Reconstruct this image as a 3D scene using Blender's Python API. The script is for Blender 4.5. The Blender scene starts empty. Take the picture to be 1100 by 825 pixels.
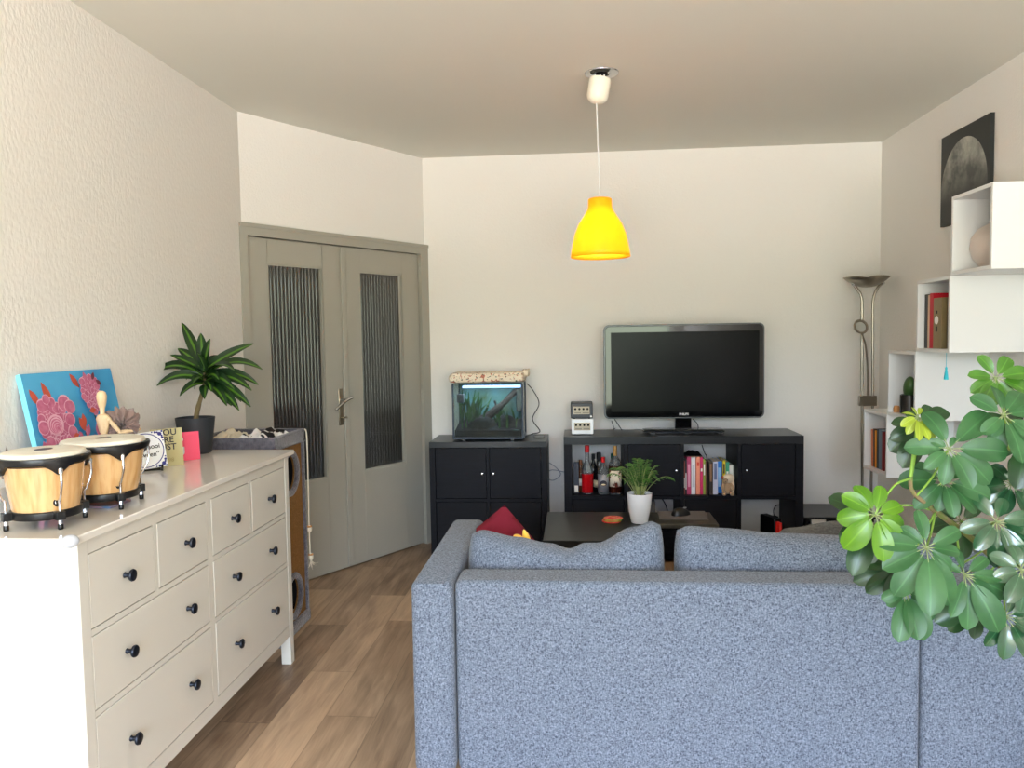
import bpy, bmesh, math, random
from mathutils import Vector, Matrix, noise
random.seed(7)
C = bpy.context.scene.collection
PI = math.pi
V = Vector

# ------------------------------------------------------------------ camera
H = 1.45
F = 840.0
MR = ((0.9965058, 0.081932, -0.0162264), (-0.0112316, -0.06106, -0.9980709), (-0.0827647, 0.9947657, -0.0599264))
def _ray(x, y):
    a = ((x - 550) / F, (y - 412.5) / F, 1.0)
    return V([sum(MR[k][i] * a[k] for k in range(3)) for i in range(3)])
def OX(x, y, X): d = _ray(x, y); return V((0, 0, H)) + d * (X / d.x)
def OY(x, y, Y): d = _ray(x, y); return V((0, 0, H)) + d * (Y / d.y)
def OZ(x, y, Z): d = _ray(x, y); return V((0, 0, H)) + d * ((Z - H) / d.z)
cam = bpy.data.cameras.new('camera'); co = bpy.data.objects.new('camera', cam); C.objects.link(co)
r, dn, fw = V(MR[0]), V(MR[1]), V(MR[2])
m4 = Matrix.Identity(4)
for i in range(3):
    m4[i][0] = r[i]; m4[i][1] = -dn[i]; m4[i][2] = -fw[i]
m4[2][3] = H
co.matrix_world = m4
cam.sensor_width = 36; cam.sensor_fit = 'HORIZONTAL'; cam.lens = F / 1100 * 36
cam.clip_start = 0.02
bpy.context.scene.camera = co

# ------------------------------------------------------------------ materials
def lin(c):
    return tuple(((v / 255) / 12.92 if v / 255 <= .04045 else (((v / 255) + .055) / 1.055) ** 2.4) for v in c) + (1,)
_m = {}
def mat(name, col, rough=.5, metal=0, spec=.5, bump=None, trans=0, ior=1.45, coat=0, emit=None, var=None, sheen=0, sub=0):
    """bump=(scale, strength, stretch xyz); var=(other colour, scale, stretch, detail, lo, hi)"""
    if name in _m: return _m[name]
    m = bpy.data.materials.new(name); m.use_nodes = True
    nt = m.node_tree; b = nt.nodes['Principled BSDF']
    b.inputs['Base Color'].default_value = lin(col)
    b.inputs['Roughness'].default_value = rough
    b.inputs['Metallic'].default_value = metal
    b.inputs['Specular IOR Level'].default_value = spec
    b.inputs['Transmission Weight'].default_value = trans
    b.inputs['IOR'].default_value = ior
    b.inputs['Coat Weight'].default_value = coat
    b.inputs['Coat Roughness'].default_value = .05
    b.inputs['Sheen Weight'].default_value = sheen
    if emit:
        b.inputs['Emission Color'].default_value = lin(emit[0]); b.inputs['Emission Strength'].default_value = emit[1]
    if bump or var:
        tc = nt.nodes.new('ShaderNodeTexCoord')
    if var:
        mp = nt.nodes.new('ShaderNodeMapping'); mp.inputs['Scale'].default_value = var[2]
        n = nt.nodes.new('ShaderNodeTexNoise'); n.inputs['Scale'].default_value = var[1]; n.inputs['Detail'].default_value = var[3]
        mr = nt.nodes.new('ShaderNodeMapRange'); mr.inputs['From Min'].default_value = var[4]; mr.inputs['From Max'].default_value = var[5]
        mx = nt.nodes.new('ShaderNodeMix'); mx.data_type = 'RGBA'
        mx.inputs['A'].default_value = lin(col); mx.inputs['B'].default_value = lin(var[0])
        nt.links.new(tc.outputs['Object'], mp.inputs['Vector']); nt.links.new(mp.outputs[0], n.inputs['Vector'])
        nt.links.new(n.outputs[0], mr.inputs[0]); nt.links.new(mr.outputs[0], mx.inputs['Factor'])
        nt.links.new(mx.outputs['Result'], b.inputs['Base Color'])
    if bump:
        mp = nt.nodes.new('ShaderNodeMapping'); mp.inputs['Scale'].default_value = bump[2] if len(bump) > 2 else (1, 1, 1)
        n = nt.nodes.new('ShaderNodeTexNoise'); n.inputs['Scale'].default_value = bump[0]; n.inputs['Detail'].default_value = 3
        bp = nt.nodes.new('ShaderNodeBump'); bp.inputs['Strength'].default_value = bump[1]; bp.inputs['Distance'].default_value = .01
        nt.links.new(tc.outputs['Object'], mp.inputs['Vector']); nt.links.new(mp.outputs[0], n.inputs['Vector'])
        nt.links.new(n.outputs[0], bp.inputs['Height']); nt.links.new(bp.outputs[0], b.inputs['Normal'])
    _m[name] = m
    return m

M_wall = mat('white_plaster', (232, 229, 224), .9, spec=.2, bump=(90, .25))
M_rough = mat('textured_wallpaper', (229, 226, 220), .85, spec=.2, bump=(75, .28, (1, 1, .6)))
M_ceil = mat('ceiling_white', (222, 221, 212), .95, spec=.1, bump=(5, .1))
M_doorpaint = mat('grey_door_paint', (163, 160, 149), .35, spec=.45, bump=(30, .05))
M_white = mat('white_lacquer', (224, 225, 225), .3, spec=.4)
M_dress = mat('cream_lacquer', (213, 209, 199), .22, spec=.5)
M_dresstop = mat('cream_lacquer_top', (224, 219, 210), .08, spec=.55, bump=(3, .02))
M_knob = mat('dark_knob', (38, 42, 52), .35, metal=.6)
M_blk = mat('blackbrown_wood', (9, 10, 16), .5, spec=.2, var=((17, 18, 27), 6, (1, 1, 14), 4, .35, .7), bump=(60, .08, (1, 1, 14)))
M_blktop = mat('blackbrown_wood_top', (16, 17, 22), .3, spec=.45, var=((24, 25, 31), 5, (1, 14, 1), 4, .35, .7))
M_tabletop = mat('black_table_wood', (26, 26, 25), .35, spec=.5, var=((38, 38, 36), 6, (1, 14, 1), 4, .35, .7))
M_lifttop = mat('greyed_table_wood', (60, 58, 50), .35, spec=.5, var=((70, 67, 58), 6, (1, 14, 1), 4, .35, .7))
M_chrome = mat('chrome', (205, 205, 208), .15, metal=1)
M_nickel = mat('brushed_nickel', (150, 142, 130), .32, metal=1)
M_steel = mat('door_steel', (170, 160, 140), .3, metal=1)
M_black = mat('black_plastic', (14, 14, 16), .3)
M_gloss = mat('piano_black', (6, 6, 8), .06, spec=.6)
M_screen = mat('screen_glass', (3, 4, 4), .22, spec=.12)
M_dark = mat('matt_black', (10, 10, 11), .8, spec=.2)
M_cable = mat('dark_cable', (28, 28, 34), .5)
M_gcable = mat('grey_cable', (150, 152, 160), .5)
M_pot = mat('charcoal_pot', (42, 45, 50), .55)
M_wpot = mat('white_ceramic', (238, 240, 242), .25)
M_soil = mat('soil', (40, 30, 24), .95, bump=(80, .6))
M_wood = mat('pale_shell_wood', (216, 176, 124), .15, coat=.5, var=((200, 152, 98), 5, (14, 14, .7), 3, .4, .65))
M_manwood = mat('mannequin_wood', (232, 204, 164), .45, var=((220, 188, 144), 12, (6, 6, 1), 3, .4, .7))
M_hide = mat('drum_hide', (232, 226, 210), .5, var=((216, 206, 186), 14, (1, 1, 1), 3, .4, .7))
M_amber = mat('cork_wood', (196, 140, 84), .6)

def fabric(name, a, b, scale=170, rough=.95):
    m = bpy.data.materials.new(name); m.use_nodes = True; nt = m.node_tree; N = nt.nodes; L = nt.links
    p = N['Principled BSDF']; p.inputs['Roughness'].default_value = rough; p.inputs['Specular IOR Level'].default_value = .15
    p.inputs['Sheen Weight'].default_value = .15
    tc = N.new('ShaderNodeTexCoord'); n1 = N.new('ShaderNodeTexNoise'); n1.inputs['Scale'].default_value = scale; n1.inputs['Detail'].default_value = 3
    mp = N.new('ShaderNodeMapping'); mp.inputs['Scale'].default_value = (.55, 1, 1); L.new(tc.outputs['Object'], mp.inputs[0]); L.new(mp.outputs[0], n1.inputs['Vector'])
    mp2 = N.new('ShaderNodeMapping'); mp2.inputs['Scale'].default_value = (1, 1, .5); L.new(tc.outputs['Object'], mp2.inputs[0])
    n2 = N.new('ShaderNodeTexNoise'); n2.inputs['Scale'].default_value = scale * .8; n2.inputs['Detail'].default_value = 3; L.new(mp2.outputs[0], n2.inputs['Vector'])
    ad = N.new('ShaderNodeMath'); ad.operation = 'ADD'; L.new(n1.outputs[0], ad.inputs[0]); L.new(n2.outputs[0], ad.inputs[1])
    mr = N.new('ShaderNodeMapRange'); mr.inputs[1].default_value = .72; mr.inputs[2].default_value = 1.28; L.new(ad.outputs[0], mr.inputs[0])
    mx = N.new('ShaderNodeMix'); mx.data_type = 'RGBA'; mx.inputs['A'].default_value = lin(a); mx.inputs['B'].default_value = lin(b)
    L.new(mr.outputs[0], mx.inputs['Factor']); L.new(mx.outputs['Result'], p.inputs['Base Color'])
    bp = N.new('ShaderNodeBump'); bp.inputs['Strength'].default_value = .35; bp.inputs['Distance'].default_value = .002
    L.new(ad.outputs[0], bp.inputs['Height']); L.new(bp.outputs[0], p.inputs['Normal'])
    return m
M_sofa = fabric('blue_grey_melange_fabric', (60, 68, 83), (130, 140, 156), 280)
M_sofa2 = fabric('warm_grey_fabric', (70, 70, 71), (100, 99, 98), 150)
M_plush = mat('grey_plush', (84, 81, 88), .95, spec=.1, sheen=.5, var=((116, 112, 120), 45, (1, 1, 1), 4, .35, .7), bump=(120, .8))
M_inner = mat('dark_inner_panel', (34, 32, 34), .95, spec=.1)  # darkness of the tower holes is put into the inner panels' colour
M_card = mat('brown_carpet_board', (146, 108, 66), .9, spec=.1, var=((128, 92, 54), 120, (1, 1, 1), 3, .35, .7), bump=(160, .5))
M_red = mat('burgundy_fabric', (112, 30, 44), .9, spec=.15, bump=(14, .5))
M_yel = mat('yellow_plush', (246, 200, 84), .9, spec=.1, sheen=.3)
M_brown = mat('brown_scrunchie_fabric', (142, 118, 110), .95, spec=.1, sheen=.3, bump=(60, .4))

# shapes --------------------------------------------------------------------
WM = {}
class MB:
    def __init__(s, X=None): s.v = []; s.f = []; s.m = []; s.X = X
    def add(s, vs, fs, m=0):
        o = len(s.v)
        for p in vs: s.v.append(s.X @ V(p) if s.X else V(p))
        for f in fs: s.f.append([i + o for i in f]); s.m.append(m)
        return s
    def box(s, x0, x1, y0, y1, z0, z1, m=0):
        return s.add([(x0, y0, z0), (x1, y0, z0), (x1, y1, z0), (x0, y1, z0), (x0, y0, z1), (x1, y0, z1), (x1, y1, z1), (x0, y1, z1)],
                     [(0, 3, 2, 1), (4, 5, 6, 7), (0, 1, 5, 4), (1, 2, 6, 5), (2, 3, 7, 6), (3, 0, 4, 7)], m)
    def obox(s, c, size, R, m=0):
        a, b, d = size[0] / 2, size[1] / 2, size[2] / 2
        vs = [V(c) + R @ V(p) for p in ((-a, -b, -d), (a, -b, -d), (a, b, -d), (-a, b, -d), (-a, -b, d), (a, -b, d), (a, b, d), (-a, b, d))]
        return s.add(vs, [(0, 3, 2, 1), (4, 5, 6, 7), (0, 1, 5, 4), (1, 2, 6, 5), (2, 3, 7, 6), (3, 0, 4, 7)], m)
    def lathe(s, prof, c=(0, 0, 0), seg=24, m=0, R=None, cap=True, sx=1, sy=1):
        vs = []; fs = []; c = V(c); n = len(prof)
        for r_, z in prof:
            for k in range(seg):
                a = 2 * PI * k / seg; p = V((r_ * math.cos(a) * sx, r_ * math.sin(a) * sy, z))
                vs.append(c + (R @ p if R else p))
        for i in range(n - 1):
            for k in range(seg):
                k2 = (k + 1) % seg; fs.append((i * seg + k, i * seg + k2, (i + 1) * seg + k2, (i + 1) * seg + k))
        if cap:
            if prof[0][0] > 1e-5: fs.append(tuple(range(seg))[::-1])
            if prof[-1][0] > 1e-5: fs.append(tuple((n - 1) * seg + k for k in range(seg)))
        return s.add(vs, fs, m)
    def tube(s, pts, rad, seg=8, m=0, cap=True):
        pts = [V(p) for p in pts]; n = len(pts); rs = rad if isinstance(rad, (list, tuple)) else [rad] * n
        vs = []; fs = []; up = None
        for i in range(n):
            t = (pts[min(i + 1, n - 1)] - pts[max(i - 1, 0)]).normalized()
            if up is None:
                up = V((0, 0, 1)) if abs(t.z) < .9 else V((1, 0, 0))
                a = t.cross(up).normalized()
            else:
                a = (a - t * a.dot(t)).normalized()
            b = t.cross(a)
            for k in range(seg):
                an = 2 * PI * k / seg; vs.append(pts[i] + (a * math.cos(an) + b * math.sin(an)) * rs[i])
        for i in range(n - 1):
            for k in range(seg):
                k2 = (k + 1) % seg; fs.append((i * seg + k, i * seg + k2, (i + 1) * seg + k2, (i + 1) * seg + k))
        if cap: fs.append(tuple(range(seg))[::-1]); fs.append(tuple((n - 1) * seg + k for k in range(seg)))
        return s.add(vs, fs, m)
    def ell(s, c, rr, seg=16, rings=10, m=0, R=None):
        prof = []
        vs = []; fs = []; c = V(c)
        for i in range(rings + 1):
            th = PI * i / rings
            for k in range(seg):
                a = 2 * PI * k / seg; p = V((rr[0] * math.sin(th) * math.cos(a), rr[1] * math.sin(th) * math.sin(a), -rr[2] * math.cos(th)))
                vs.append(c + (R @ p if R else p))
        for i in range(rings):
            for k in range(seg):
                k2 = (k + 1) % seg; fs.append((i * seg + k, i * seg + k2, (i + 1) * seg + k2, (i + 1) * seg + k))
        return s.add(vs, fs, m)
    def build(s, name, mats, parent=None, bevel=0, at=None, smooth=35, seg=2, recalc=True):
        mats = mats if isinstance(mats, (list, tuple)) else [mats]
        W = WM[parent.name] if parent else Matrix.Translation(V(at)) if at is not None else Matrix.Identity(4)
        inv = W.inverted()
        me = bpy.data.meshes.new(name)
        me.from_pydata([inv @ p for p in s.v], [], s.f)
        for m in mats: me.materials.append(m)
        for p, mi in zip(me.polygons, s.m): p.material_index = mi
        bm = bmesh.new(); bm.from_mesh(me)
        bmesh.ops.remove_doubles(bm, verts=bm.verts, dist=1e-6)
        if recalc: bmesh.ops.recalc_face_normals(bm, faces=bm.faces)
        bm.to_mesh(me); bm.free()
        me.shade_smooth(); me.set_sharp_from_angle(angle=math.radians(smooth))
        o = bpy.data.objects.new(name, me); C.objects.link(o)
        if parent: o.parent = parent
        elif at is not None: o.location = at
        WM[o.name] = W
        if bevel:
            b = o.modifiers.new('bevel', 'BEVEL'); b.width = bevel; b.segments = seg; b.limit_method = 'ANGLE'; b.angle_limit = math.radians(40)
        return o
def thing(name, label, cat, loc=(0, 0, 0), group=None):
    o = bpy.data.objects.new(name, None); C.objects.link(o); o.location = loc; o.empty_display_size = .05
    WM[o.name] = Matrix.Translation(V(loc)); o['label'] = label; o['category'] = cat
    if group: o['group'] = group
    return o
def tag(o, label, cat, group=None):
    o['label'] = label; o['category'] = cat
    if group: o['group'] = group
    return o
def struct(o): o['kind'] = 'structure'; return o
def bez(pts, n=8):
    """smooth curve through points (Catmull-Rom)"""
    P = [V(p) for p in pts]; out = []
    for i in range(len(P) - 1):
        p0 = P[max(i - 1, 0)]; p1 = P[i]; p2 = P[i + 1]; p3 = P[min(i + 2, len(P) - 1)]
        for k in range(n):
            t = k / n
            out.append(.5 * ((2 * p1) + (p2 - p0) * t + (2 * p0 - 5 * p1 + 4 * p2 - p3) * t * t + (3 * p1 - p0 - 3 * p2 + p3) * t ** 3))
    out.append(P[-1]); return out
def basis(xa, ya):
    """rotation with local x along xa, local y along ya (z = normal)"""
    x = V(xa).normalized(); y = V(ya); y = (y - x * y.dot(x)).normalized(); z = x.cross(y)
    return Matrix((x, y, z)).transposed()
def text(body, size, R, pos, name, m, parent, depth=.0006, align='CENTER', bold=0, at=None):
    cu = bpy.data.curves.new(name, 'FONT'); cu.body = body; cu.size = size; cu.align_x = align; cu.align_y = 'CENTER'; cu.extrude = depth; cu.offset = bold; cu.resolution_u = 3
    cu.space_line = .85
    to = bpy.data.objects.new(name, cu); C.objects.link(to)
    me = bpy.data.meshes.new_from_object(to.evaluated_get(bpy.context.evaluated_depsgraph_get()))
    bpy.data.objects.remove(to)
    T = Matrix.Translation(V(pos)) @ R.to_4x4()
    W = WM[parent.name]
    me.transform(W.inverted() @ T); me.materials.clear(); me.materials.append(m)
    o = bpy.data.objects.new(name, me); C.objects.link(o); o.parent = parent; WM[o.name] = W
    return o

# ------------------------------------------------------------------ room
XL, XR, YB, YF, HC = -1.825, 2.03, 5.45, -3.3, 2.70
A = V((XL, 4.2, 0)); B = V((-1.055, YB, 0)); D = (B - A).normalized(); NN = V((D.y, -D.x, 0)); LD = (B - A).length
DG = Matrix(((D.x, NN.x, 0, A.x), (D.y, NN.y, 0, A.y), (0, 0, 1, 0), (0, 0, 0, 1)))   # (s along wall, n into room, z)

def floor_mat():
    m = bpy.data.materials.new('oak_plank_vinyl'); m.use_nodes = True; nt = m.node_tree; N = nt.nodes; L = nt.links
    p = N['Principled BSDF']; p.inputs['Roughness'].default_value = .42; p.inputs['Specular IOR Level'].default_value = .35
    tc = N.new('ShaderNodeTexCoord'); sp = N.new('ShaderNodeSeparateXYZ'); L.new(tc.outputs['Object'], sp.inputs[0])
    def mth(op, a, b=None):
        n = N.new('ShaderNodeMath'); n.operation = op
        for i, q in enumerate((a, b)):
            if q is None: continue
            if isinstance(q, (int, float)): n.inputs[i].default_value = q
            else: L.new(q, n.inputs[i])
        return n.outputs[0]
    u = mth('DIVIDE', mth('ADD', sp.outputs[0], 5 * .197 + .0 - .003), .197)       # strip coordinate
    row = mth('FLOOR', u)
    wn = N.new('ShaderNodeTexWhiteNoise'); wn.noise_dimensions = '1D'; L.new(mth('ADD', row, 3.7), wn.inputs['W'])
    off = mth('ADD', mth('MULTIPLY', row, .49), mth('MULTIPLY', wn.outputs[0], .28))
    v = mth('ADD', mth('DIVIDE', sp.outputs[1], 1.015), off)
    col = mth('FLOOR', v)
    cb = N.new('ShaderNodeCombineXYZ'); L.new(row, cb.inputs[0]); L.new(col, cb.inputs[1])
    w2 = N.new('ShaderNodeTexWhiteNoise'); w2.noise_dimensions = '2D'; L.new(cb.outputs[0], w2.inputs['Vector'])
    # grain
    mp = N.new('ShaderNodeMapping'); mp.inputs['Scale'].default_value = (34, 2.2, 1); L.new(tc.outputs['Object'], mp.inputs[0])
    sh = N.new('ShaderNodeVectorMath'); sh.operation = 'ADD'; L.new(mp.outputs[0], sh.inputs[0])
    sc = N.new('ShaderNodeVectorMath'); sc.operation = 'SCALE'; sc.inputs['Scale'].default_value = 40; L.new(w2.outputs['Color'], sc.inputs[0]); L.new(sc.outputs[0], sh.inputs[1])
    n1 = N.new('ShaderNodeTexNoise'); n1.inputs['Scale'].default_value = 1; n1.inputs['Detail'].default_value = 7; n1.inputs['Roughness'].default_value = .65; n1.inputs['Distortion'].default_value = .8
    L.new(sh.outputs[0], n1.inputs['Vector'])
    mp3 = N.new('ShaderNodeMapping'); mp3.inputs['Scale'].default_value = (7, 1.3, 1); L.new(tc.outputs['Object'], mp3.inputs[0])
    sh3 = N.new('ShaderNodeVectorMath'); sh3.operation = 'ADD'; L.new(mp3.outputs[0], sh3.inputs[0]); L.new(sc.outputs[0], sh3.inputs[1])
    n3 = N.new('ShaderNodeTexNoise'); n3.inputs['Scale'].default_value = 1; n3.inputs['Detail'].default_value = 5; n3.inputs['Distortion'].default_value = 1.5; L.new(sh3.outputs[0], n3.inputs['Vector'])
    r1 = N.new('ShaderNodeValToRGB'); e = r1.color_ramp.elements
    e[0].position = .3; e[0].color = lin((118, 97, 79)); e[1].position = .72; e[1].color = lin((198, 170, 141))
    mixn = mth('ADD', mth('MULTIPLY', n1.outputs[0], .5), mth('MULTIPLY', n3.outputs[0], .5))
    tone = mth('ADD', mixn, mth('MULTIPLY', mth('SUBTRACT', w2.outputs['Value'], .5), .3))
    L.new(tone, r1.inputs[0])
    # seams
    fu = mth('FRACT', u); fv = mth('FRACT', v)
    eu = mth('MINIMUM', fu, mth('SUBTRACT', 1, fu)); ev = mth('MULTIPLY', mth('MINIMUM', fv, mth('SUBTRACT', 1, fv)), 1.015 / .197)
    ed = mth('MINIMUM', eu, ev)
    mr = N.new('ShaderNodeMapRange'); mr.inputs[1].default_value = 0; mr.inputs[2].default_value = .016; mr.inputs[3].default_value = .6; mr.inputs[4].default_value = 1; L.new(ed, mr.inputs[0])
    mx = N.new('ShaderNodeMix'); mx.data_type = 'RGBA'; mx.blend_type = 'MULTIPLY'; mx.inputs['Factor'].default_value = 1
    L.new(r1.outputs[0], mx.inputs['A']); L.new(mr.outputs[0], mx.inputs['B']); L.new(mx.outputs['Result'], p.inputs['Base Color'])
    bp = N.new('ShaderNodeBump'); bp.inputs['Strength'].default_value = .12; bp.inputs['Distance'].default_value = .003; L.new(mixn, bp.inputs['Height']); L.new(bp.outputs[0], p.inputs['Normal'])
    return m
struct(MB().box(XL - .1, XR + .1, YF - .2, YB + .1, -.1, 0).build('floor', floor_mat()))
struct(MB().box(XL - .1, XR + .1, YF - .2, YB + .1, HC, HC + .1).build('ceiling', M_ceil))
struct(MB().box(XL - .1, XL, YF - .2, 4.2, 0, HC).build('wall_left', M_rough))
struct(MB().box(XR, XR + .1, YF - .2, YB + .1, 0, HC).build('wall_right', M_wall))
struct(MB().box(-1.055, XR, YB, YB + .1, 0, HC).build('wall_back', M_wall))
struct(MB(DG).box(-.03, LD + .03, -.1, 0, 2.1, HC).build('wall_diagonal', M_wall))
# wall behind the camera with its wide window
wx0, wx1, wz0, wz1 = -1.65, 1.85, .15, 2.5
w = MB()
w.box(XL - .1, wx0, YF - .2, YF, 0, HC); w.box(wx1, XR + .1, YF - .2, YF, 0, HC)
w.box(wx0, wx1, YF - .2, YF, 0, wz0); w.box(wx0, wx1, YF - .2, YF, wz1, HC)
struct(w.build('wall_front', M_wall))
w = MB()
for x0 in (wx0, .07, wx1 - .06): w.box(x0, x0 + .06, YF - .14, YF - .08, wz0, wz1)
w.box(wx0, wx1, YF - .14, YF - .08, wz0, wz0 + .06); w.box(wx0, wx1, YF - .14, YF - .08, wz1 - .06, wz1)
struct(w.build('window_1', M_white, bevel=.004))
# door casing and leaves in the slanting wall
f = MB(DG); f.box(-.03, .02, -.09, .025, 0, 2.1).box(1.405, LD + .012, -.09, .025, 0, 2.1).box(.02, 1.405, -.09, .025, 2.034, 2.1)
f.box(-.03, LD + .012, .025, .032, 2.08, 2.1)
struct(f.build('trim_1', M_doorpaint, bevel=.003))
M_reed = mat('reeded_glass', (84, 84, 80), .08, spec=.38, trans=.75, ior=1.4)
def door(name, s0, s1, g, hinge_s, zg):
    d = MB(DG)
    gs0, gs1 = g; g0, g1 = zg
    n0, n1 = -.045, 0.0
    d.box(s0, gs0, n0, n1, .008, 2.028).box(gs1, s1, n0, n1, .008, 2.028).box(gs0, gs1, n0, n1, .008, g0).box(gs0, gs1, n0, n1, g1, 2.028)
    # thin glazing bead
    o = struct(d.build(name, M_doorpaint, bevel=.002))
    b = MB(DG); w_ = .009
    b.box(gs0, gs0 + w_, n1 - .014, n1 - .004, g0, g1).box(gs1 - w_, gs1, n1 - .014, n1 - .004, g0, g1).box(gs0 + w_, gs1 - w_, n1 - .014, n1 - .004, g0, g0 + w_).box(gs0 + w_, gs1 - w_, n1 - .014, n1 - .004, g1 - w_, g1)
    b.build('glazing_bead', M_doorpaint, o)
    # reeded pane: ribs are real geometry
    p = MB(DG); n = 15; wr = (gs1 - gs0 - 2 * w_) / n; vs = []; fs = []
    q = 8
    cols = []
    for k in range(n):
        for j in range(q):
            t = j / q; cols.append((gs0 + w_ + (k + t) * wr, -.028 + .0065 * math.sin(PI * t) ** .8))
    cols.append((gs1 - w_, -.028))
    for s_, nn in cols: vs += [(s_, nn, g0 + w_), (s_, nn, g1 - w_), (s_, -.034, g0 + w_), (s_, -.034, g1 - w_)]
    for i in range(len(cols) - 1):
        a = 4 * i; fs += [(a, a + 4, a + 5, a + 1), (a + 2, a + 3, a + 7, a + 6), (a, a + 2, a + 6, a + 4), (a + 1, a + 5, a + 7, a + 3)]
    fs += [(0, 1, 3, 2), (len(vs) - 4, len(vs) - 2, len(vs) - 1, len(vs) - 3)]
    p.add(vs, fs); p.build('glass_pane', M_reed, o, smooth=50)
    for z in (.2, 1.0, 1.85):
        h = MB(DG); h.lathe([(.008, 0), (.008, .045)], (hinge_s, .008, z), 10); h.lathe([(.008, .05), (.008, .095)], (hinge_s, .008, z), 10); h.lathe([(.0055, -.006), (.0055, .1)], (hinge_s, .008, z), 10)
        h.build('hinge', M_doorpaint, o)
    return o
d1 = door('door_1', .024, .722, (.160, .556), .018, (.60, 1.89))
d2 = door('door_2', .726, 1.400, (.856, 1.240), 1.404, (.60, 1.885))
# rebate strip on the first leaf's meeting edge
MB(DG).box(.694, .733, .001, .012, .012, 2.026).build('cover_strip', M_doorpaint, d1, bevel=.003)
h = MB(DG); h.box(.650, .682, 0, .008, .915, 1.145)
hp = h.build('handle_plate', M_steel, d1, bevel=.003)
h = MB(DG); h.tube([(.666, .008, 1.075), (.666, .045, 1.075)], .010, 10)
h.tube(bez([(.722, .048, 1.088), (.668, .056, 1.074), (.628, .056, 1.052), (.585, .050, 1.022)], 5), [.009] * 10 + [.0085] * 6, 10)
h.build('door_handle', M_chrome, hp)
h = MB(DG); h.tube([(.668, .008, .965), (.668, .03, .965)], .004, 8); h.box(.664, .694, .028, .032, .960, .970); h.build('key', M_steel, hp)
# hallway beyond the glazed doors
hm = mat('hallway_paint', (120, 116, 108), .9)
w = MB(DG); w.box(-.35, -.3, -1.5, -.1, 0, 2.4).box(1.75, 1.8, -1.5, -.1, 0, 2.4).box(-.35, 1.8, -1.55, -1.5, 0, 2.4).box(-.35, 1.8, -1.5, -.1, 2.4, 2.45).box(-.35, 1.8, -1.5, -.1, -.1, -.0)
struct(w.build('wall_hallway', hm))
hl = bpy.data.lights.new('hall_fill', 'POINT'); hl.energy = 40; hl.shadow_soft_size = .1; hl.color = (1, .9, .8)  # added fill lamp, brightens the hallway so coat and bag show through the glass
ho_ = bpy.data.objects.new('hall_fill', hl); C.objects.link(ho_); ho_.location = DG @ V((.9, -.9, 2.25))
for s0_, z0_, sc_, lb_ in ((.30, 1.30, 1.0, 'reddish coat hanging high in the hallway behind the left glass door'), (.50, .72, .8, 'rust-red bag hanging low in the hallway behind the left glass door')):
    cbm = MB(DG); cbm.lathe([(.02, .46), (.06, .43), (.13, .34), (.15, .15), (.17, 0), (0, 0)], (s0_, -.62, z0_), 20, sy=.5)
    tag(cbm.build('coat' if sc_ == 1 else 'bag', mat('coat_red', (176, 92, 74), .9), at=DG @ V((s0_, -.62, z0_))), lb_, 'coat' if sc_ == 1 else 'bag')

# ------------------------------------------------------------------ dresser
t = thing('dresser', 'cream white lacquered eight-drawer dresser with dark knobs along the left wall', 'dresser', (-1.54, 2.63, 0))
dx = -1.29; y0, y1 = 1.890, 3.372; xb = -1.785
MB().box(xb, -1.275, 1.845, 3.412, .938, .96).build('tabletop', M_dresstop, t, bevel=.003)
for ya, yb in ((y0, y0 + .042), (y1 - .042, y1)):
    for xa, xc in ((dx - .045, dx), (xb + .01, xb + .055)):
        MB().box(xa, xc, ya, yb, 0, .938).build('leg', M_dress, t, bevel=.002)
MB().box(xb + .055, dx - .045, y0 + .008, y0 + .026, .11, .938).build('side_panel', M_dress, t, bevel=.001)
MB().box(xb + .055, dx - .045, y1 - .026, y1 - .008, .11, .938).build('side_panel', M_dress, t, bevel=.001)
fr = MB()
F0, F1 = dx - .03, dx - .002
ya, yb = y0 + .042, y1 - .042
ym = (2.588 + 2.636) / 2
fr.box(F0, F1, ya, yb, .897, .938)                      # top rail
fr.box(F0, F1, ya, yb, .674, .691); fr.box(F0, F1, ya, yb, .452, .469); fr.box(F0, F1, ya, yb, .130, .181)
for za_, zb2 in ((.181, .452), (.469, .674), (.691, .897)): fr.box(F0, F1, ym - .018, ym + .018, za_, zb2)
fr.box(F0, F1, 2.254, 2.272, .691, .897); fr.box(F0, F1, 2.955, 2.973, .691, .897)
fr.build('front_frame', M_dress, t)
MB().box(xb + .01, xb + .02, ya, yb, .13, .93).build('back_panel', M_dress, t)
def drawer(ya, yb, za, zb, knobs):
    g = .003
    d = MB().box(dx - .42, dx - .001, ya + g, yb - g, za + g, zb - g).build('drawer', M_dress, t, bevel=.0015)
    for ky in knobs:
        kz = {.691: .791, .469: .572, .181: .315}[za]
        R = Matrix.Rotation(PI / 2, 3, 'Y')
        MB().lathe([(.008, 0), (.0085, .002), (.0065, .006), (.0065, .017), (.0165, .021), (.018, .025), (.0165, .029), (.008, .031), (0, .0315)], (dx - .0015, ky, kz), 20, R=R).build('knob', M_knob, d)
L0, L1, R0, R1 = ya, ym - .018, ym + .018, yb
drawer(L0, 2.254, .691, .897, [2.093]); drawer(2.272, L1, .691, .897, [2.443]); drawer(R0, 2.955, .691, .897, [2.792]); drawer(2.973, R1, .691, .897, [3.142])
drawer(L0, L1, .469, .674, [2.087, 2.437]); drawer(R0, R1, .469, .674, [2.785, 3.138])
drawer(L0, L1, .181, .452, [2.087, 2.437]); drawer(R0, R1, .181, .452, [2.785, 3.138])
g = mat('clear_bumper', (235, 240, 250), .15, trans=.35)
MB().ell((-1.283, 1.853, .952), (.021, .021, .017), 20, 12).build('corner_guard', g, t)

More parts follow.
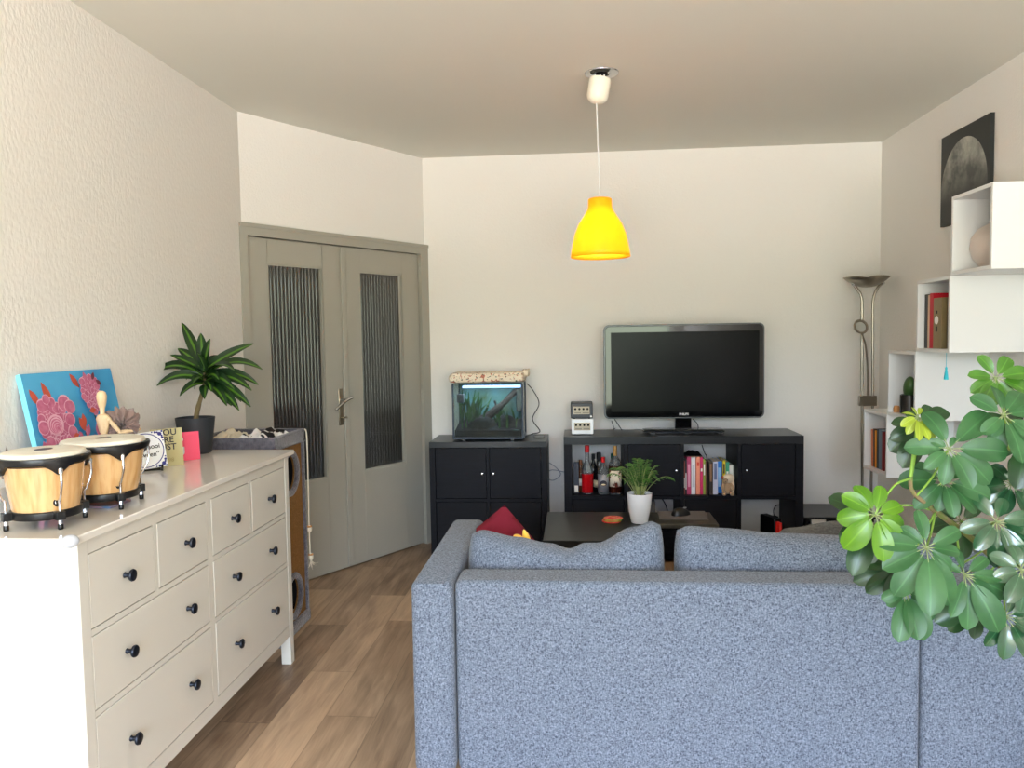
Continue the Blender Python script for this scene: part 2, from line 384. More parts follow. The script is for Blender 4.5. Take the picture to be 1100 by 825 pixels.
# ------------------------------------------------------------------ bongos
tb = thing('bongo_drums', 'pair of pale wooden bongo drums with black hoops at the near end of the dresser', 'drums', (-1.44, 2.1, .9605))
M_badge = mat('badge', (24, 20, 20), .3)
def bongo(cx, cy, rt, rb, zt, badge, rot0):
    z0 = .9605; zb = z0 + .026
    MB().lathe([(rb, zb + .012), (rb + (rt - rb) * .6, zb + (zt - zb) * .45), (rt, zt - .03), (rt - .008, zt - .03), (rb - .008, zb + .012)], (cx, cy, 0), 48, cap=False).build('drum_shell', M_wood, tb)
    sh = [o for o in tb.children if o.name.startswith('drum_shell')][-1] if tb.children else None
    MB().lathe([(rt + .004, zt - .012), (rt + .006, zt - .004), (rt + .002, zt + .004), (rt - .008, zt + .007), (rt * .5, zt + .0075), (0, zt + .008)], (cx, cy, 0), 48).build('drum_head', M_hide, tb)
    MB().lathe([(.0, zt + .0082), (.026, zt + .0082), (.026, zt + .0076)], (cx, cy, 0), 20, cap=False, sx=.8).build('head_mark', M_badge, tb)
    # upper hoop with scalloped skirt down to the lugs
    n = 96; R0 = rt + .013; vs = []; fs = []
    for k in range(n):
        a = 2 * PI * k / n
        dlt = min(abs(((a - (rot0 + j * PI / 2) + PI) % (2 * PI)) - PI) for j in range(4))
        drop = .024 + .030 * max(0, 1 - dlt / .38) ** 1.3 if dlt < .38 else .024
        ro = R0 - .004 * (drop > .03)
        c_, s_ = math.cos(a), math.sin(a)
        for rr, z in ((R0 + .002, zt - .006), (R0 + .004, zt - .012), (ro, zt - drop), (ro - .009, zt - drop), (rt + .004, zt - .012), (rt + .006, zt - .006)):
            vs.append((cx + rr * c_, cy + rr * s_, z))
    for k in range(n):
        for j in range(6): k2 = (k + 1) % n; j2 = (j + 1) % 6; fs.append((k * 6 + j, k2 * 6 + j, k2 * 6 + j2, k * 6 + j2))
    MB().add(vs, fs).build('upper_hoop', M_black, tb, smooth=50)
    ho = MB(); ho.lathe([(rb - .004, zb), (rb + .006, zb), (rb + .008, zb + .004), (rb + .007, zb + .020), (rb + .003, zb + .022), (rb - .004, zb + .02), (rb - .004, zb)], (cx, cy, 0), 48, cap=False)
    for j in range(4):
        a = rot0 + j * PI / 2; R = Matrix.Rotation(a, 3, 'Z')
        ho.obox((cx + (rb + .014) * math.cos(a), cy + (rb + .014) * math.sin(a), zb + .011), (.026, .022, .022), R)
    ho.build('lower_hoop', M_black, tb, bevel=.001)
    for j in range(4):
        a = rot0 + j * PI / 2; e = V((math.cos(a), math.sin(a), 0)); c = V((cx, cy, 0))
        rtop, rbot = rt + .020, rb + .018
        pts = [c + e * rtop + V((0, 0, zt - .040)), c + e * (rtop + .001) + V((0, 0, zt - .075)), c + e * (rbot + .006) + V((0, 0, zt - .115)), c + e * rbot + V((0, 0, zb + .05)), c + e * rbot + V((0, 0, z0 + .014))]
        rod = MB().tube(bez(pts, 5), .0033, 8); rod.lathe([(.006, zt - .046), (.006, zt - .034), (.003, zt - .031)], tuple(c + e * rtop), 8)
        rod.lathe([(.0065, z0 + .013), (.0065, z0 + .025)], tuple(c + e * rbot), 8)
        ro = rod.build('tuning_rod', M_chrome, tb)
        MB().lathe([(.0065, z0), (.0072, z0 + .003), (.0072, z0 + .013), (.0055, z0 + .016)], tuple(c + e * rbot), 12).build('rubber_foot', M_black, ro)
    # oval maker's badge facing the room
    a = badge; e = V((math.cos(a), math.sin(a), 0)); rr = rb + .0045
    R = basis((-e.y, e.x, 0), (0, 0, 1))
    bd = MB().lathe([(.0, .0018), (.009, .0018), (.0095, 0)], c + e * rr + V((0, 0, zb + .045)), 20, R=R, sx=1, sy=1.25, cap=False).build('badge', M_badge, tb)
    text('LP', .011, R, c + e * (rr + .0022) + V((0, 0, zb + .045)), 'badge_lettering', M_chrome, bd, .0002)
bongo(-1.448, 2.000, .098, .080, .9605 + .198, -.65, -.98 - PI / 2 + .35)
bongo(-1.432, 2.245, .112, .088, .9605 + .198, -.62, -.98 - PI / 2 + .35)
MB().box(-1.47, -1.41, 2.085, 2.145, 1.04, 1.10).build('centre_block', M_wood, tb, bevel=.006)

# ------------------------------------------------------------------ blue canvas with flowers
M_cv = mat('canvas_blue', (86, 176, 222), .6, var=((58, 150, 205), 4, (1, 1, 1), 3, .35, .7))
M_cve = mat('canvas_edge_cyan', (130, 222, 245), .6); M_cvp = mat('canvas_edge_pink', (240, 160, 205), .6)
M_p1 = mat('petal_pink', (186, 92, 128), .6, var=((206, 122, 152), 40, (1, 1, 1), 3, .35, .7)); M_p2 = mat('petal_outline', (228, 176, 196), .6)
M_p3 = mat('leaf_orange', (196, 84, 62), .6); M_p4 = mat('stem_dark', (28, 34, 50), .6); M_p5 = mat('petal_dark', (110, 44, 62), .6)
P_bl = V((-1.735, 2.408, .9645)); ux = V((0, 1, 0)); uy = V((-.075, 0, .392)).normalized(); un = ux.cross(uy); wv, hv = .495, .397
TP = Matrix(((ux.x, uy.x, un.x, P_bl.x), (ux.y, uy.y, un.y, P_bl.y), (ux.z, uy.z, un.z, P_bl.z), (0, 0, 0, 1)))
pb = MB(TP); t_ = .018
pb.box(0, wv, 0, hv, -t_, 0, 0)
pb.box(-.0006, 0, .14, hv, -t_, 0, 1); pb.box(-.0006, 0, .04, .14, -t_, 0, 2); pb.box(-.0006, 0, 0, .04, -t_, 0, 1)
lay = [.0003]
def blob(cx, cy, rx, ry, m, n=14, wob=.12, rot=0):
    cx = (cx - .03) * .86
    lay[0] += .00006; z = lay[0]; vs = [(cx, cy, z)]
    for k in range(n):
        a = 2 * PI * k / n; rr = 1 + random.uniform(-wob, wob); x, y = rx * rr * math.cos(a), ry * rr * math.sin(a)
        vs.append((cx + x * math.cos(rot) - y * math.sin(rot), cy + x * math.sin(rot) + y * math.cos(rot), z))
    pb.add(vs, [(0, 1 + k, 1 + (k + 1) % n) for k in range(n)], m)
def petal(cx, cy, r, m=3, ro=4): blob(cx, cy, r * 1.12, r, ro, 14, .05); blob(cx, cy - r * .05, r * 1.0, r * .88, m, 14, .05)
def leafp(cx, cy, l, wd, rot, m):
    cx = (cx - .03) * .86
    lay[0] += .0001; z = lay[0]; pts = []
    for k in range(13):
        tt = k / 12; pts.append((l * (tt - .5), wd * math.sin(PI * tt)))
    for k in range(11, 0, -1):
        tt = k / 12; pts.append((l * (tt - .5), -wd * math.sin(PI * tt)))
    vs = [(cx + x * math.cos(rot) - y * math.sin(rot), cy + x * math.sin(rot) + y * math.cos(rot), z) for x, y in pts]
    pb.add(vs, [tuple(range(len(vs)))], m)
def stemp(pts, wd):
    pts = [((x - .03) * .86, y) for x, y in pts]
    lay[0] += .0001; z = lay[0]
    for (xa, ya_), (xb_, yb_) in zip(pts, pts[1:]):
        dx_, dy_ = xb_ - xa, yb_ - ya_; l = math.hypot(dx_, dy_); nx, ny = -dy_ / l * wd, dx_ / l * wd
        pb.add([(xa + nx, ya_ + ny, z), (xa - nx, ya_ - ny, z), (xb_ - nx, yb_ - ny, z), (xb_ + nx, yb_ + ny, z)], [(0, 1, 2, 3)], 6)
stemp([(.19, .12), (.205, .06), (.17, .02), (.13, .06), (.10, .09)], .003); stemp([(.25, .21), (.262, .12), (.262, .01)], .004); stemp([(.33, .17), (.37, .10), (.40, .02)], .003); stemp([(.415, .26), (.42, .20)], .003)
leafp(.15, .325, .09, .016, 1.95, 5); leafp(.075, .315, .07, .014, 2.1, 5); leafp(.335, .36, .07, .013, 2.2, 5)
for k in range(64):
    a = k * 2.4; q = math.sqrt(k / 64)
    petal(.155 + .088 * q * math.cos(a) + random.uniform(-.006, .006), .205 + .098 * q * math.sin(a) - .03 * q * math.cos(a), random.uniform(.015, .025))
petal(.225, .285, .03); petal(.255, .27, .026); petal(.24, .225, .024)
for k in range(5): petal(.148 + .002 * k, .215 - .003 * k, .036 - .007 * k)
for k in range(40):
    a = k * 2.4; q = math.sqrt(k / 40)
    petal(.405 + .058 * q * math.cos(a) * (1 + .3 * math.sin(a)), .305 + .070 * q * math.sin(a), random.uniform(.011, .018))
for x, y, l, rot, m in ((.44, .37, .035, 1, 7), (.47, .345, .035, -.6, 7), (.385, .37, .04, 1.8, 3), (.30, .20, .06, 2.0, 5), (.325, .175, .05, 1.0, 3), (.315, .215, .05, 1.6, 5), (.245, .165, .035, .3, 5), (.275, .165, .035, 2.2, 3), (.275, .145, .035, -1, 3), (.37, .13, .06, 1.9, 3), (.395, .17, .06, 1.6, 3), (.385, .245, .04, .1, 5), (.31, .06, .08, 1.6, 3), (.30, .08, .05, 1.5, 4), (.055, .11, .12, 1.7, 3), (.12, .055, .045, .2, 3), (.44, .12, .07, 1.4, 3)):
    leafp(x, y, l, l * .26, rot, m)
o = pb.build('canvas_painting', [M_cv, M_cve, M_cvp, M_p1, M_p2, M_p3, M_p4, M_p5], at=P_bl, recalc=False)
tag(o, 'blue canvas painting of pink flowers leaning on the left wall behind the drums', 'painting')

# ------------------------------------------------------------------ mannequin with scrunchies
mx_, my_ = -1.655, 2.60
t = thing('artist_mannequin', 'jointed wooden artist mannequin standing between the blue canvas and the drums', 'figurine', (mx_, my_, .9605))
c = V((mx_, my_, .9605)); fwd = V((.45, .89, 0)).normalized(); sd = V((fwd.y, -fwd.x, 0))   # sd: towards the room
RB = Matrix((sd, fwd, V((0, 0, 1)))).transposed()
def mp(s, f_, z): return c + sd * s + fwd * f_ + V((0, 0, z))
MB().lathe([(.045, 0), (.045, .010), (.042, .013)], c, 28).lathe([(.003, .013), (.003, .13)], mp(0, -.012, 0), 8).build('base', M_manwood, t)
MB().lathe([(0, .262), (.009, .264), (.0125, .275), (.0165, .295), (.017, .308), (.013, .320), (.006, .325), (0, .326)], mp(0, -.002, 0), 20).build('head', M_manwood, t)
MB().lathe([(.0075, .240), (.008, .252), (.009, .264)], mp(0, -.002, 0), 14).build('neck', M_manwood, t)
MB().lathe([(.010, .172), (.017, .180), (.024, .205), (.029, .228), (.022, .240), (.008, .246)], mp(0, 0, 0), 20, R=RB, sx=1.0, sy=.72).ell(mp(0, 0, .168), (.013, .012, .013)).build('chest', M_manwood, t)
MB().lathe([(.010, .118), (.020, .125), (.022, .140), (.017, .157), (.010, .164)], mp(0, 0, 0), 20, R=RB, sx=1.0, sy=.8).build('pelvis', M_manwood, t)
hold = mp(.012, .085, .17)
for s_ in (-1, 1):
    sh_ = mp(s_ * .030, .002, .226); el = mp(s_ * .036, .036, .178); wr_ = mp(s_ * .030 + .010, .092, .178); hd = mp(s_ * .018 + .012, .112, .182)
    MB().ell(sh_, (.009, .009, .009), 12, 8).tube([sh_, sh_.lerp(el, .5), el], [.0065, .0085, .0065], 12).build('upper_arm', M_manwood, t)
    MB().ell(el, (.0075,) * 3, 12, 8).tube([el, el.lerp(wr_, .4), wr_], [.006, .0075, .0048], 12).build('forearm', M_manwood, t)
    MB().ell(hd.lerp(wr_, .4), (.004, .014, .007), 12, 8, R=RB).build('hand', M_manwood, t)
    hp_ = mp(s_ * .012, 0, .118); kn = mp(s_ * .014, .006, .068); an = mp(s_ * .014, -.004, .024)
    MB().ell(hp_, (.010,) * 3, 12, 8).tube([hp_, hp_.lerp(kn, .4), kn], [.009, .0105, .007], 12).build('thigh', M_manwood, t)
    MB().ell(kn, (.008,) * 3, 12, 8).tube([kn, kn.lerp(an, .35), an], [.007, .0085, .005], 12).build('shin', M_manwood, t)
    MB().ell(an + fwd * .010 - V((0, 0, .006)), (.007, .019, .0065), 12, 8, R=RB).build('foot', M_manwood, t)
def scrunchie(name, c, R, r, rr, label, folds=17, seed=1):
    n, q = 96, 14; vs = []; fs = []
    for i in range(n):
        a = 2 * PI * i / n
        for j in range(q):
            b = 2 * PI * j / q
            ruf = 1 + .20 * math.sin(folds * a + 2.6 * math.sin(b + seed) + 2 * noise.noise(V((2 * math.cos(a), 2 * math.sin(a), seed)))) + .7 * noise.noise(V((5 * math.cos(a), 5 * math.sin(a), 2.5 * math.cos(b) + seed))) + .25 * noise.noise(V((11 * math.cos(a), 11 * math.sin(a), 5 * math.sin(b) + seed)))
            rad = r + rr * ruf * math.cos(b); p = V((rad * math.cos(a), rad * math.sin(a), rr * 1.15 * ruf * math.sin(b)))
            vs.append(V(c) + R @ p)
    for i in range(n):
        for j in range(q): i2 = (i + 1) % n; j2 = (j + 1) % q; fs.append((i * q + j, i2 * q + j, i2 * q + j2, i * q + j2))
    return tag(MB().add(vs, fs).build(name, M_brown, at=V(c), smooth=80), label, 'hair scrunchie')
scrunchie('scrunchie', hold + V((0, 0, .036)) - fwd * .022, basis(sd * .5 + fwd * .8, V((0, 0, 1)) + sd * .3), .030, .026, 'ruffled brown scrunchie held in the arms of the wooden mannequin', 13, 1)
scrunchie('scrunchie', mp(0, .006, .098), Matrix.Rotation(.3, 3, 'X'), .028, .016, 'ruffled brown scrunchie around the hips of the wooden mannequin', 11, 4)

# small pointed ornament behind the first drum
o = MB(); q = OX(7, 480, -1.72); o.lathe([(.012, 0), (.016, .006), (.008, .02), (.014, .05), (.016, .09), (.012, .13), (.005, .165), (0, .185)], (q.x, q.y, .9605), 14)
tag(o.build('figurine', mat('grey_brown_stone', (120, 104, 96), .6), at=(q.x, q.y, .9605)), 'small pointed grey-brown ornament at the left end of the dresser behind the first drum', 'ornament')
# white lidless box and magazine beneath / behind drums
mg = MB().box(-1.495, -1.385, 2.192, 2.30, .9605, .9665)
tag(mg.build('magazine', mat('magazine_cover', (96, 128, 168), .35, var=((190, 120, 100), 9, (1, 1, 1), 2, .45, .6)), at=(-1.49, 2.3, .9605), bevel=.001), 'thin blue and reddish magazine lying under the second drum', 'magazine')
wb = MB().box(-1.71, -1.60, 1.98, 2.16, .9605, 1.055).build('paper_box', M_white, at=(-1.65, 2.07, .9605), bevel=.003)
tag(wb, 'small white box standing behind the first drum at the left edge', 'box')

# ------------------------------------------------------------------ tile on stand, cards
M_blue = mat('delft_blue', (40, 40, 128), .3); M_ink = mat('ink', (40, 40, 46), .5)
bx = OZ(159.5, 506, .9605); nrm = V((.62, -.78, .0)).normalized(); tx = V((-nrm.y, nrm.x, 0)); ty = (V((0, 0, 1)) - nrm * .22).normalized()
RT = basis(tx, ty) @ Matrix.Rotation(.07, 3, 'Z'); RTn = RT @ V((0, 0, 1))
S = .142; t0 = thing('ceramic_tile', 'square white tile with blue corner ornaments and lettering inside a circle', 'tile', tuple(bx + V((0, 0, .008))))
cc = bx + V((0, 0, .008)) + (RT @ V((0, S / 2, 0)))
X4 = Matrix.Translation(cc) @ RT.to_4x4()
MB(X4).box(-S / 2, S / 2, -S / 2, S / 2, -.006, 0).build('tile_body', M_wpot, t0, bevel=.001)
rg = MB(X4); n = 48
rg.lathe([(.063, .0003), (.0648, .0006), (.0665, .0003)], (0, 0, 0), 48, cap=False)
rg.build('ring', M_blue, t0)
for sx in (-1, 1):
    for sy in (-1, 1):
        cr = MB(X4)
        for k, (a, b, w_) in enumerate(((.052, .052, .008), (.059, .038, .005), (.038, .059, .005), (.045, .058, .004), (.058, .045, .004), (.060, .060, .004), (.028, .060, .003), (.060, .028, .003))):
            cr.lathe([(w_, .0003), (w_ * .6, .0012), (0, .0013)], (sx * a * 1.11, sy * b * 1.11, 0), 7)
        cr.build('corner_ornament', M_blue, t0)
text('“’t is mooi', .025, RT, cc + RT @ V((0, .012, .0006)), 'lettering', M_ink, t0, .0003, bold=.0005)
text('geween”', .025, RT, cc + RT @ V((.004, -.018, .0006)), 'lettering', M_ink, t0, .0003, bold=.0005)
st = thing('tile_stand', 'small black plate stand under the lettered white tile', 'stand', tuple(bx))
s_ = MB()
for k in (-.045, .045):
    p0 = bx + tx * k
    s_.tube([p0 + nrm * .030 + V((0, 0, .024)), p0 + nrm * .026 + V((0, 0, .004)), p0 - nrm * .012 + V((0, 0, .004)), p0 - nrm * .05 + V((0, 0, .004))], .004, 6)
    s_.tube([p0 - nrm * .012 + V((0, 0, .004)), p0 - nrm * .035 + V((0, 0, .08))], .0032, 6)
s_.tube([bx + tx * -.045 + nrm * .0 + V((0, 0, .004)), bx + tx * .045 + V((0, 0, .004))], .004, 6)
s_.build('wire_frame', M_black, st)
def card(px, py, wd, hh, nr, lean, col, name, label, cat='card'):
    b = OZ(px, py, .9605); nr = V(nr).normalized(); tx = V((-nr.y, nr.x, 0)); ty = (V((0, 0, 1)) - nr * lean).normalized(); R = basis(tx, ty)
    t = thing(name, label, cat, tuple(b)); cc = b + R @ V((0, hh / 2, 0))
    X = Matrix.Translation(cc) @ R.to_4x4()
    MB(X).box(-wd / 2, wd / 2, -hh / 2, hh / 2, -.0012, 0).box(-wd / 2, wd / 2, -hh / 2, hh / 2, -.0024, -.0014).build('card_sheet', col, t)
    return t, R, cc
M_gold = mat('gold_card', (186, 176, 128), .5, metal=.1); M_pink = mat('pink_card', (244, 84, 116), .6)
t, R, cc = card(181, 501, .118, .150, (.66, -.75, 0), .12, M_gold, 'greeting_card', 'pale gold greeting card with dark capital letters beside the tile')
text('YOU\nARE\nJUST', .034, R, cc + R @ V((-.034, .030, .0008)), 'lettering', M_ink, t, .0003, 'LEFT', .0006)
text('98', .022, R, cc + R @ V((.012, -.050, .0008)), 'lettering', M_gold if False else mat('dull_gold_ink', (168, 150, 96), .6), t, .0003)
t, R, cc = card(202, 494.5, .10, .118, (.66, -.75, 0), .12, M_pink, 'greeting_card', 'bright pink card with white letters leaning between gold card and plant pot')
text('P\nU', .050, R, cc + R @ V((-.026, .0, .0008)), 'lettering', M_white, t, .0003, 'CENTER', .001)

# ------------------------------------------------------------------ dracaena
pc = V((-1.685, 3.318, .9605))
t = thing('potted_dracaena', 'striped dracaena in a charcoal pot at the far end of the dresser', 'plant', tuple(pc))
MB().lathe([(.060, 0), (.064, .003), (.083, .153), (.083, .158), (.077, .158), (.075, .138), (0, .138)], pc, 40).build('pot', M_pot, t)
MB().lathe([(.0745, .138), (.05, .144), (0, .146)], pc, 24, cap=False).build('soil', M_soil, t)
top = OY(220, 408, 3.31)
MB().tube(bez([pc + V((.0, 0, .13)), pc + V((.012, 0, .19)), top + V((-.002, 0, -.02)), top + V((.006, 0, .03))], 6), [.011] * 8 + [.009] * 11, 10).build('stem', mat('cane', (120, 104, 70), .8, bump=(60, .8, (1, 1, 6))), t)
def leaf_mat(name, a, b, stripe=None, rough=.38, spec=.5):
    m = bpy.data.materials.new(name); m.use_nodes = True; nt = m.node_tree; N = nt.nodes; L = nt.links
    p = N['Principled BSDF']; p.inputs['Roughness'].default_value = rough; p.inputs['Specular IOR Level'].default_value = spec
    uv = N.new('ShaderNodeUVMap'); sp = N.new('ShaderNodeSeparateXYZ'); L.new(uv.outputs[0], sp.inputs[0])
    tc = N.new('ShaderNodeTexCoord'); n1 = N.new('ShaderNodeTexNoise'); n1.inputs['Scale'].default_value = 14; n1.inputs['Detail'].default_value = 3; L.new(tc.outputs['Object'], n1.inputs[0])
    mx = N.new('ShaderNodeMix'); mx.data_type = 'RGBA'; mx.inputs['A'].default_value = lin(a); mx.inputs['B'].default_value = lin(b)
    mr0 = N.new('ShaderNodeMapRange'); mr0.inputs[1].default_value = .35; mr0.inputs[2].default_value = .65; L.new(n1.outputs[0], mr0.inputs[0]); L.new(mr0.outputs[0], mx.inputs['Factor'])
    ab = N.new('ShaderNodeMath'); ab.operation = 'ABSOLUTE'; sb = N.new('ShaderNodeMath'); sb.operation = 'SUBTRACT'; sb.inputs[1].default_value = .5; L.new(sp.outputs[0], sb.inputs[0]); L.new(sb.outputs[0], ab.inputs[0])
    mr = N.new('ShaderNodeMapRange'); mr.inputs[1].default_value = .02 if not stripe else .06; mr.inputs[2].default_value = .05 if not stripe else .14; mr.inputs[3].default_value = 1 if stripe else .55; mr.inputs[4].default_value = 0
    L.new(ab.outputs[0], mr.inputs[0])
    m2 = N.new('ShaderNodeMix'); m2.data_type = 'RGBA'; m2.inputs['B'].default_value = lin(stripe or tuple(min(255, int(v * 1.12 + 8)) for v in b)); L.new(mx.outputs['Result'], m2.inputs['A']); L.new(mr.outputs[0], m2.inputs['Factor'])
    tr = N.new('ShaderNodeBsdfTranslucent'); L.new(m2.outputs['Result'], tr.inputs[0]); L.new(m2.outputs['Result'], p.inputs['Base Color'])
    ms = N.new('ShaderNodeMixShader'); ms.inputs[0].default_value = .18; L.new(p.outputs[0], ms.inputs[1]); L.new(tr.outputs[0], ms.inputs[2]); L.new(ms.outputs[0], N['Material Output'].inputs[0])
    return m
class Leaves(MB):
    def __init__(s): super().__init__(); s.uv = []
    def blade(s, pts, wd, nrm, prof, fold=.25, m=0):
        """strip with midrib along pts; prof(t)->relative half width"""
        pts = [V(p) for p in pts]; n = len(pts); vs = []; fs = []
        for i, p in enumerate(pts):
            tn = (pts[min(i + 1, n - 1)] - pts[max(i - 1, 0)]).normalized(); sd = tn.cross(nrm).normalized(); up = sd.cross(tn).normalized()
            w_ = max(wd * prof(i / (n - 1)), .0004)
            for u, ff in ((-1, 1), (-.5, .35), (0, 0), (.5, .35), (1, 1)): vs.append(p + sd * (u * w_) + up * (fold * w_ * ff))
        for i in range(n - 1):
            for j in range(4): a = i * 5 + j; fs.append((a, a + 1, a + 6, a + 5)); s.uv.append([(j / 4, i / (n - 1)), ((j + 1) / 4, i / (n - 1)), ((j + 1) / 4, (i + 1) / (n - 1)), (j / 4, (i + 1) / (n - 1))])
        s.add(vs, fs, m)
    def rod(s, pts, r_, m, seg=5):
        k = len(s.f); s.tube(pts, r_, seg, m); s.uv += [[(.3, .5)] * len(f) for f in s.f[k:]]
    def build(s, name, mats, parent):
        mats = mats if isinstance(mats, list) else [mats]
        W = WM[parent.name]; inv = W.inverted(); me = bpy.data.meshes.new(name); me.from_pydata([inv @ p for p in s.v], [], s.f)
        for m in mats: me.materials.append(m)
        uvl = me.uv_layers.new(name='UVMap')
        for p, mi, u in zip(me.polygons, s.m, s.uv):
            p.material_index = mi
            for li, q in zip(p.loop_indices, u): uvl.data[li].uv = q
        me.shade_smooth(); o = bpy.data.objects.new(name, me); C.objects.link(o); o.parent = parent; WM[o.name] = W; return o
M_drac = leaf_mat('dracaena_leaf', (20, 44, 20), (32, 62, 26), (84, 126, 34), .35)
tips = [((365, 80), 1), ((465, 135), .5), ((515, 165), -.8), ((345, 215), .6), ((305, 250), -.2), ((210, 350), .4), ((235, 410), -.6), ((355, 465), -.8), ((740, 190), .5), ((785, 325), -.2), ((765, 405), .3), ((730, 435), -.7), ((725, 520), -.2), ((665, 540), -.6), ((600, 515), -.9), ((625, 515), .7), ((430, 430), .8), ((560, 380), -.9), ((675, 495), .9), ((520, 440), -1), ((400, 330), .9), ((600, 260), 1), ((485, 480), -.7), ((430, 300), 1.3), ((640, 330), -1.2), ((550, 250), 1.2), ((680, 380), 1.0), ((390, 380), 1.2), ((450, 240), -1.1), ((420, 400), -1.3), ((560, 470), 1.2), ((640, 430), -1.1)]
for k, ((zx, zy), dep) in enumerate(tips):
    px, py = 120 + zx / 4.855, 330 + zy / 4.855
    tip = OY(px, py, top.y + dep * .09); b0 = top + V((random.uniform(-.006, .006), random.uniform(-.006, .006), random.uniform(-.045, .035)))
    b0.z = top.z + max(-.045, min(.04, (412 - py) * .0012))
    d_ = tip - b0; ln = d_.length
    mid = b0.lerp(tip, .5) + V((0, 0, ln * (.34 if tip.z < top.z + .09 else .08)))
    pts = [(b0 * (1 - s_) ** 2 + mid * 2 * s_ * (1 - s_) + tip * s_ * s_) for s_ in [i / 10 for i in range(11)]]
    L_ = Leaves(); nr = V((random.uniform(-.4, .6), -1 + random.uniform(-.3, .5), .9))
    L_.blade(pts, .0265, nr, lambda s_: (math.sin(PI * min(1, s_ * .93 + .06)) ** .75) * (1 - .15 * s_), .35)
    L_.build('leaf', M_drac, t)

# ------------------------------------------------------------------ cat tower
t = thing('cat_tower', 'boxy grey plush and brown cat tower with round holes behind the dresser', 'cat tower', (-1.6, 3.7, 0))
x0, x1, ya, yb, zt = -1.80, -1.40, 3.50, 3.90, 1.0
tr = MB(); q = .022
tr.box(x0, x1, ya, ya + q, zt - .065, zt).box(x0, x1, yb - q, yb, zt - .065, zt).box(x0, x0 + q, ya + q, yb - q, zt - .065, zt).box(x1 - q, x1, ya + q, yb - q, zt - .065, zt).box(x0 + q, x1 - q, ya + q, yb - q, zt - .065, zt - .045)
tr.build('top_tray', M_plush, t, bevel=.008, seg=3)
def plate_hole(xa, xc, ya, yb, z0, z1, holes, name, m):
    """panel in the yz plane with round holes (y, z, r), one above another"""
    b = MB(); zs = [z0]
    for i, (cy, cz, r_) in enumerate(holes):
        lo = z0 if i == 0 else (holes[i - 1][1] + cz) / 2; hi = z1 if i == len(holes) - 1 else (holes[i + 1][1] + cz) / 2
        n = 40; ring = []; out = []
        for k in range(n):
            a = 2 * PI * k / n; c_, s_ = math.cos(a), math.sin(a); ring.append((cy + r_ * c_, cz + r_ * s_))
            tt = []
            if c_ > 1e-6: tt.append((yb - cy) / c_)
            if c_ < -1e-6: tt.append((ya - cy) / c_)
            if s_ > 1e-6: tt.append((hi - cz) / s_)
            if s_ < -1e-6: tt.append((lo - cz) / s_)
            m_ = min(tt); out.append((cy + m_ * c_, cz + m_ * s_))
        for (cya, cza) in ((ya, lo), (ya, hi), (yb, lo), (yb, hi)):   # snap nearest to the corners
            j = min(range(n), key=lambda k: (out[k][0] - cya) ** 2 + (out[k][1] - cza) ** 2); out[j] = (cya, cza)
        vs = []
        for x in (xc, xa):
            vs += [(x, p[0], p[1]) for p in ring] + [(x, p[0], p[1]) for p in out]
        fs = []
        for k in range(n):
            k2 = (k + 1) % n
            fs += [(k, k2, n + k2, n + k), (2 * n + k, 3 * n + k, 3 * n + k2, 2 * n + k2), (k, 2 * n + k, 2 * n + k2, k2)]
        b.add(vs, fs)
    return b.build(name, m, t, smooth=20)
zb_ = .0
holes = ((3.705, .185, .095), (3.705, .80, .095))
plate_hole(x1 - .03, x1 - .012, ya + .01, yb - .01, .06, zt - .065, holes, 'front_panel', M_card)
MB().box(x0 + .01, x0 + .025, ya + .01, yb - .01, .06, zt - .065).build('rear_panel', M_inner, t)
MB().box(x0 + .025, x1 - .03, ya + .01, ya + .025, .06, zt - .065).build('side_panel', M_inner, t)
MB().box(x0 + .025, x1 - .03, yb - .025, yb - .01, .06, zt - .065).build('side_panel', M_inner, t)
MB().box(x0, x1 + .004, ya - .005, yb + .005, 0, .06).build('plush_base', M_plush, t, bevel=.012, seg=3)
MB().box(x1 - .03, x1, yb - .028, yb, .05, zt - .05).build('corner_trim', M_plush, t, bevel=.008)
MB().box(x1 - .03, x1, ya, ya + .026, .05, zt - .05).build('corner_trim', M_plush, t, bevel=.008)
MB().box(x0 + .026, x1 - .032, ya + .026, yb - .026, .47, .5).build('inner_floor', M_plush, t)
for cy, cz, r_ in holes:
    b = MB(); R = Matrix.Rotation(PI / 2, 3, 'Y'); pr = [(r_ + .006 + .016 * math.cos(a) , .013 * math.sin(a)) for a in [2 * PI * k / 10 for k in range(11)]]
    b.lathe(pr, (x1 - .010, cy, cz), 40, R=R, cap=False); b.build('hole_trim', M_plush, t)
M_rope = mat('cream_cord', (226, 218, 200), .8)
rp = thing('rope_toy', 'cream cord cat toy with two wooden beads hanging from the cat tower', 'cat toy', (x1 + .012, yb + .005, zt))
def rx(px, py): return OX(px, py, x1 + .018)
rt = [rx(327.5, 461), rx(329.5, 470), rx(331, 520), rx(332, 562), rx(333, 590), rx(334, 604)]
MB().tube(bez(rt, 5), .0035, 8).build('cord', M_rope, rp)
for px, py in ((332.5, 568), (334, 598)):
    q = rx(px, py); MB().ell(q, (.013, .013, .020)).build('bead', M_rope, rp); MB().lathe([(.011, -.005), (.0135, 0), (.011, .005)], q + V((0, 0, .012)), 12).build('bead_band', M_amber, rp)
fb = MB()
for k, (px, py) in enumerate(((340, 607), (336, 612), (342, 604), (331, 610))): fb.tube(bez([rx(334, 602), rx((334 + px) / 2, (602 + py) / 2 + 2), rx(px, py)], 4), [.003] * 5 + [.001] * 4, 6)
fb.build('tassel', M_rope, rp)
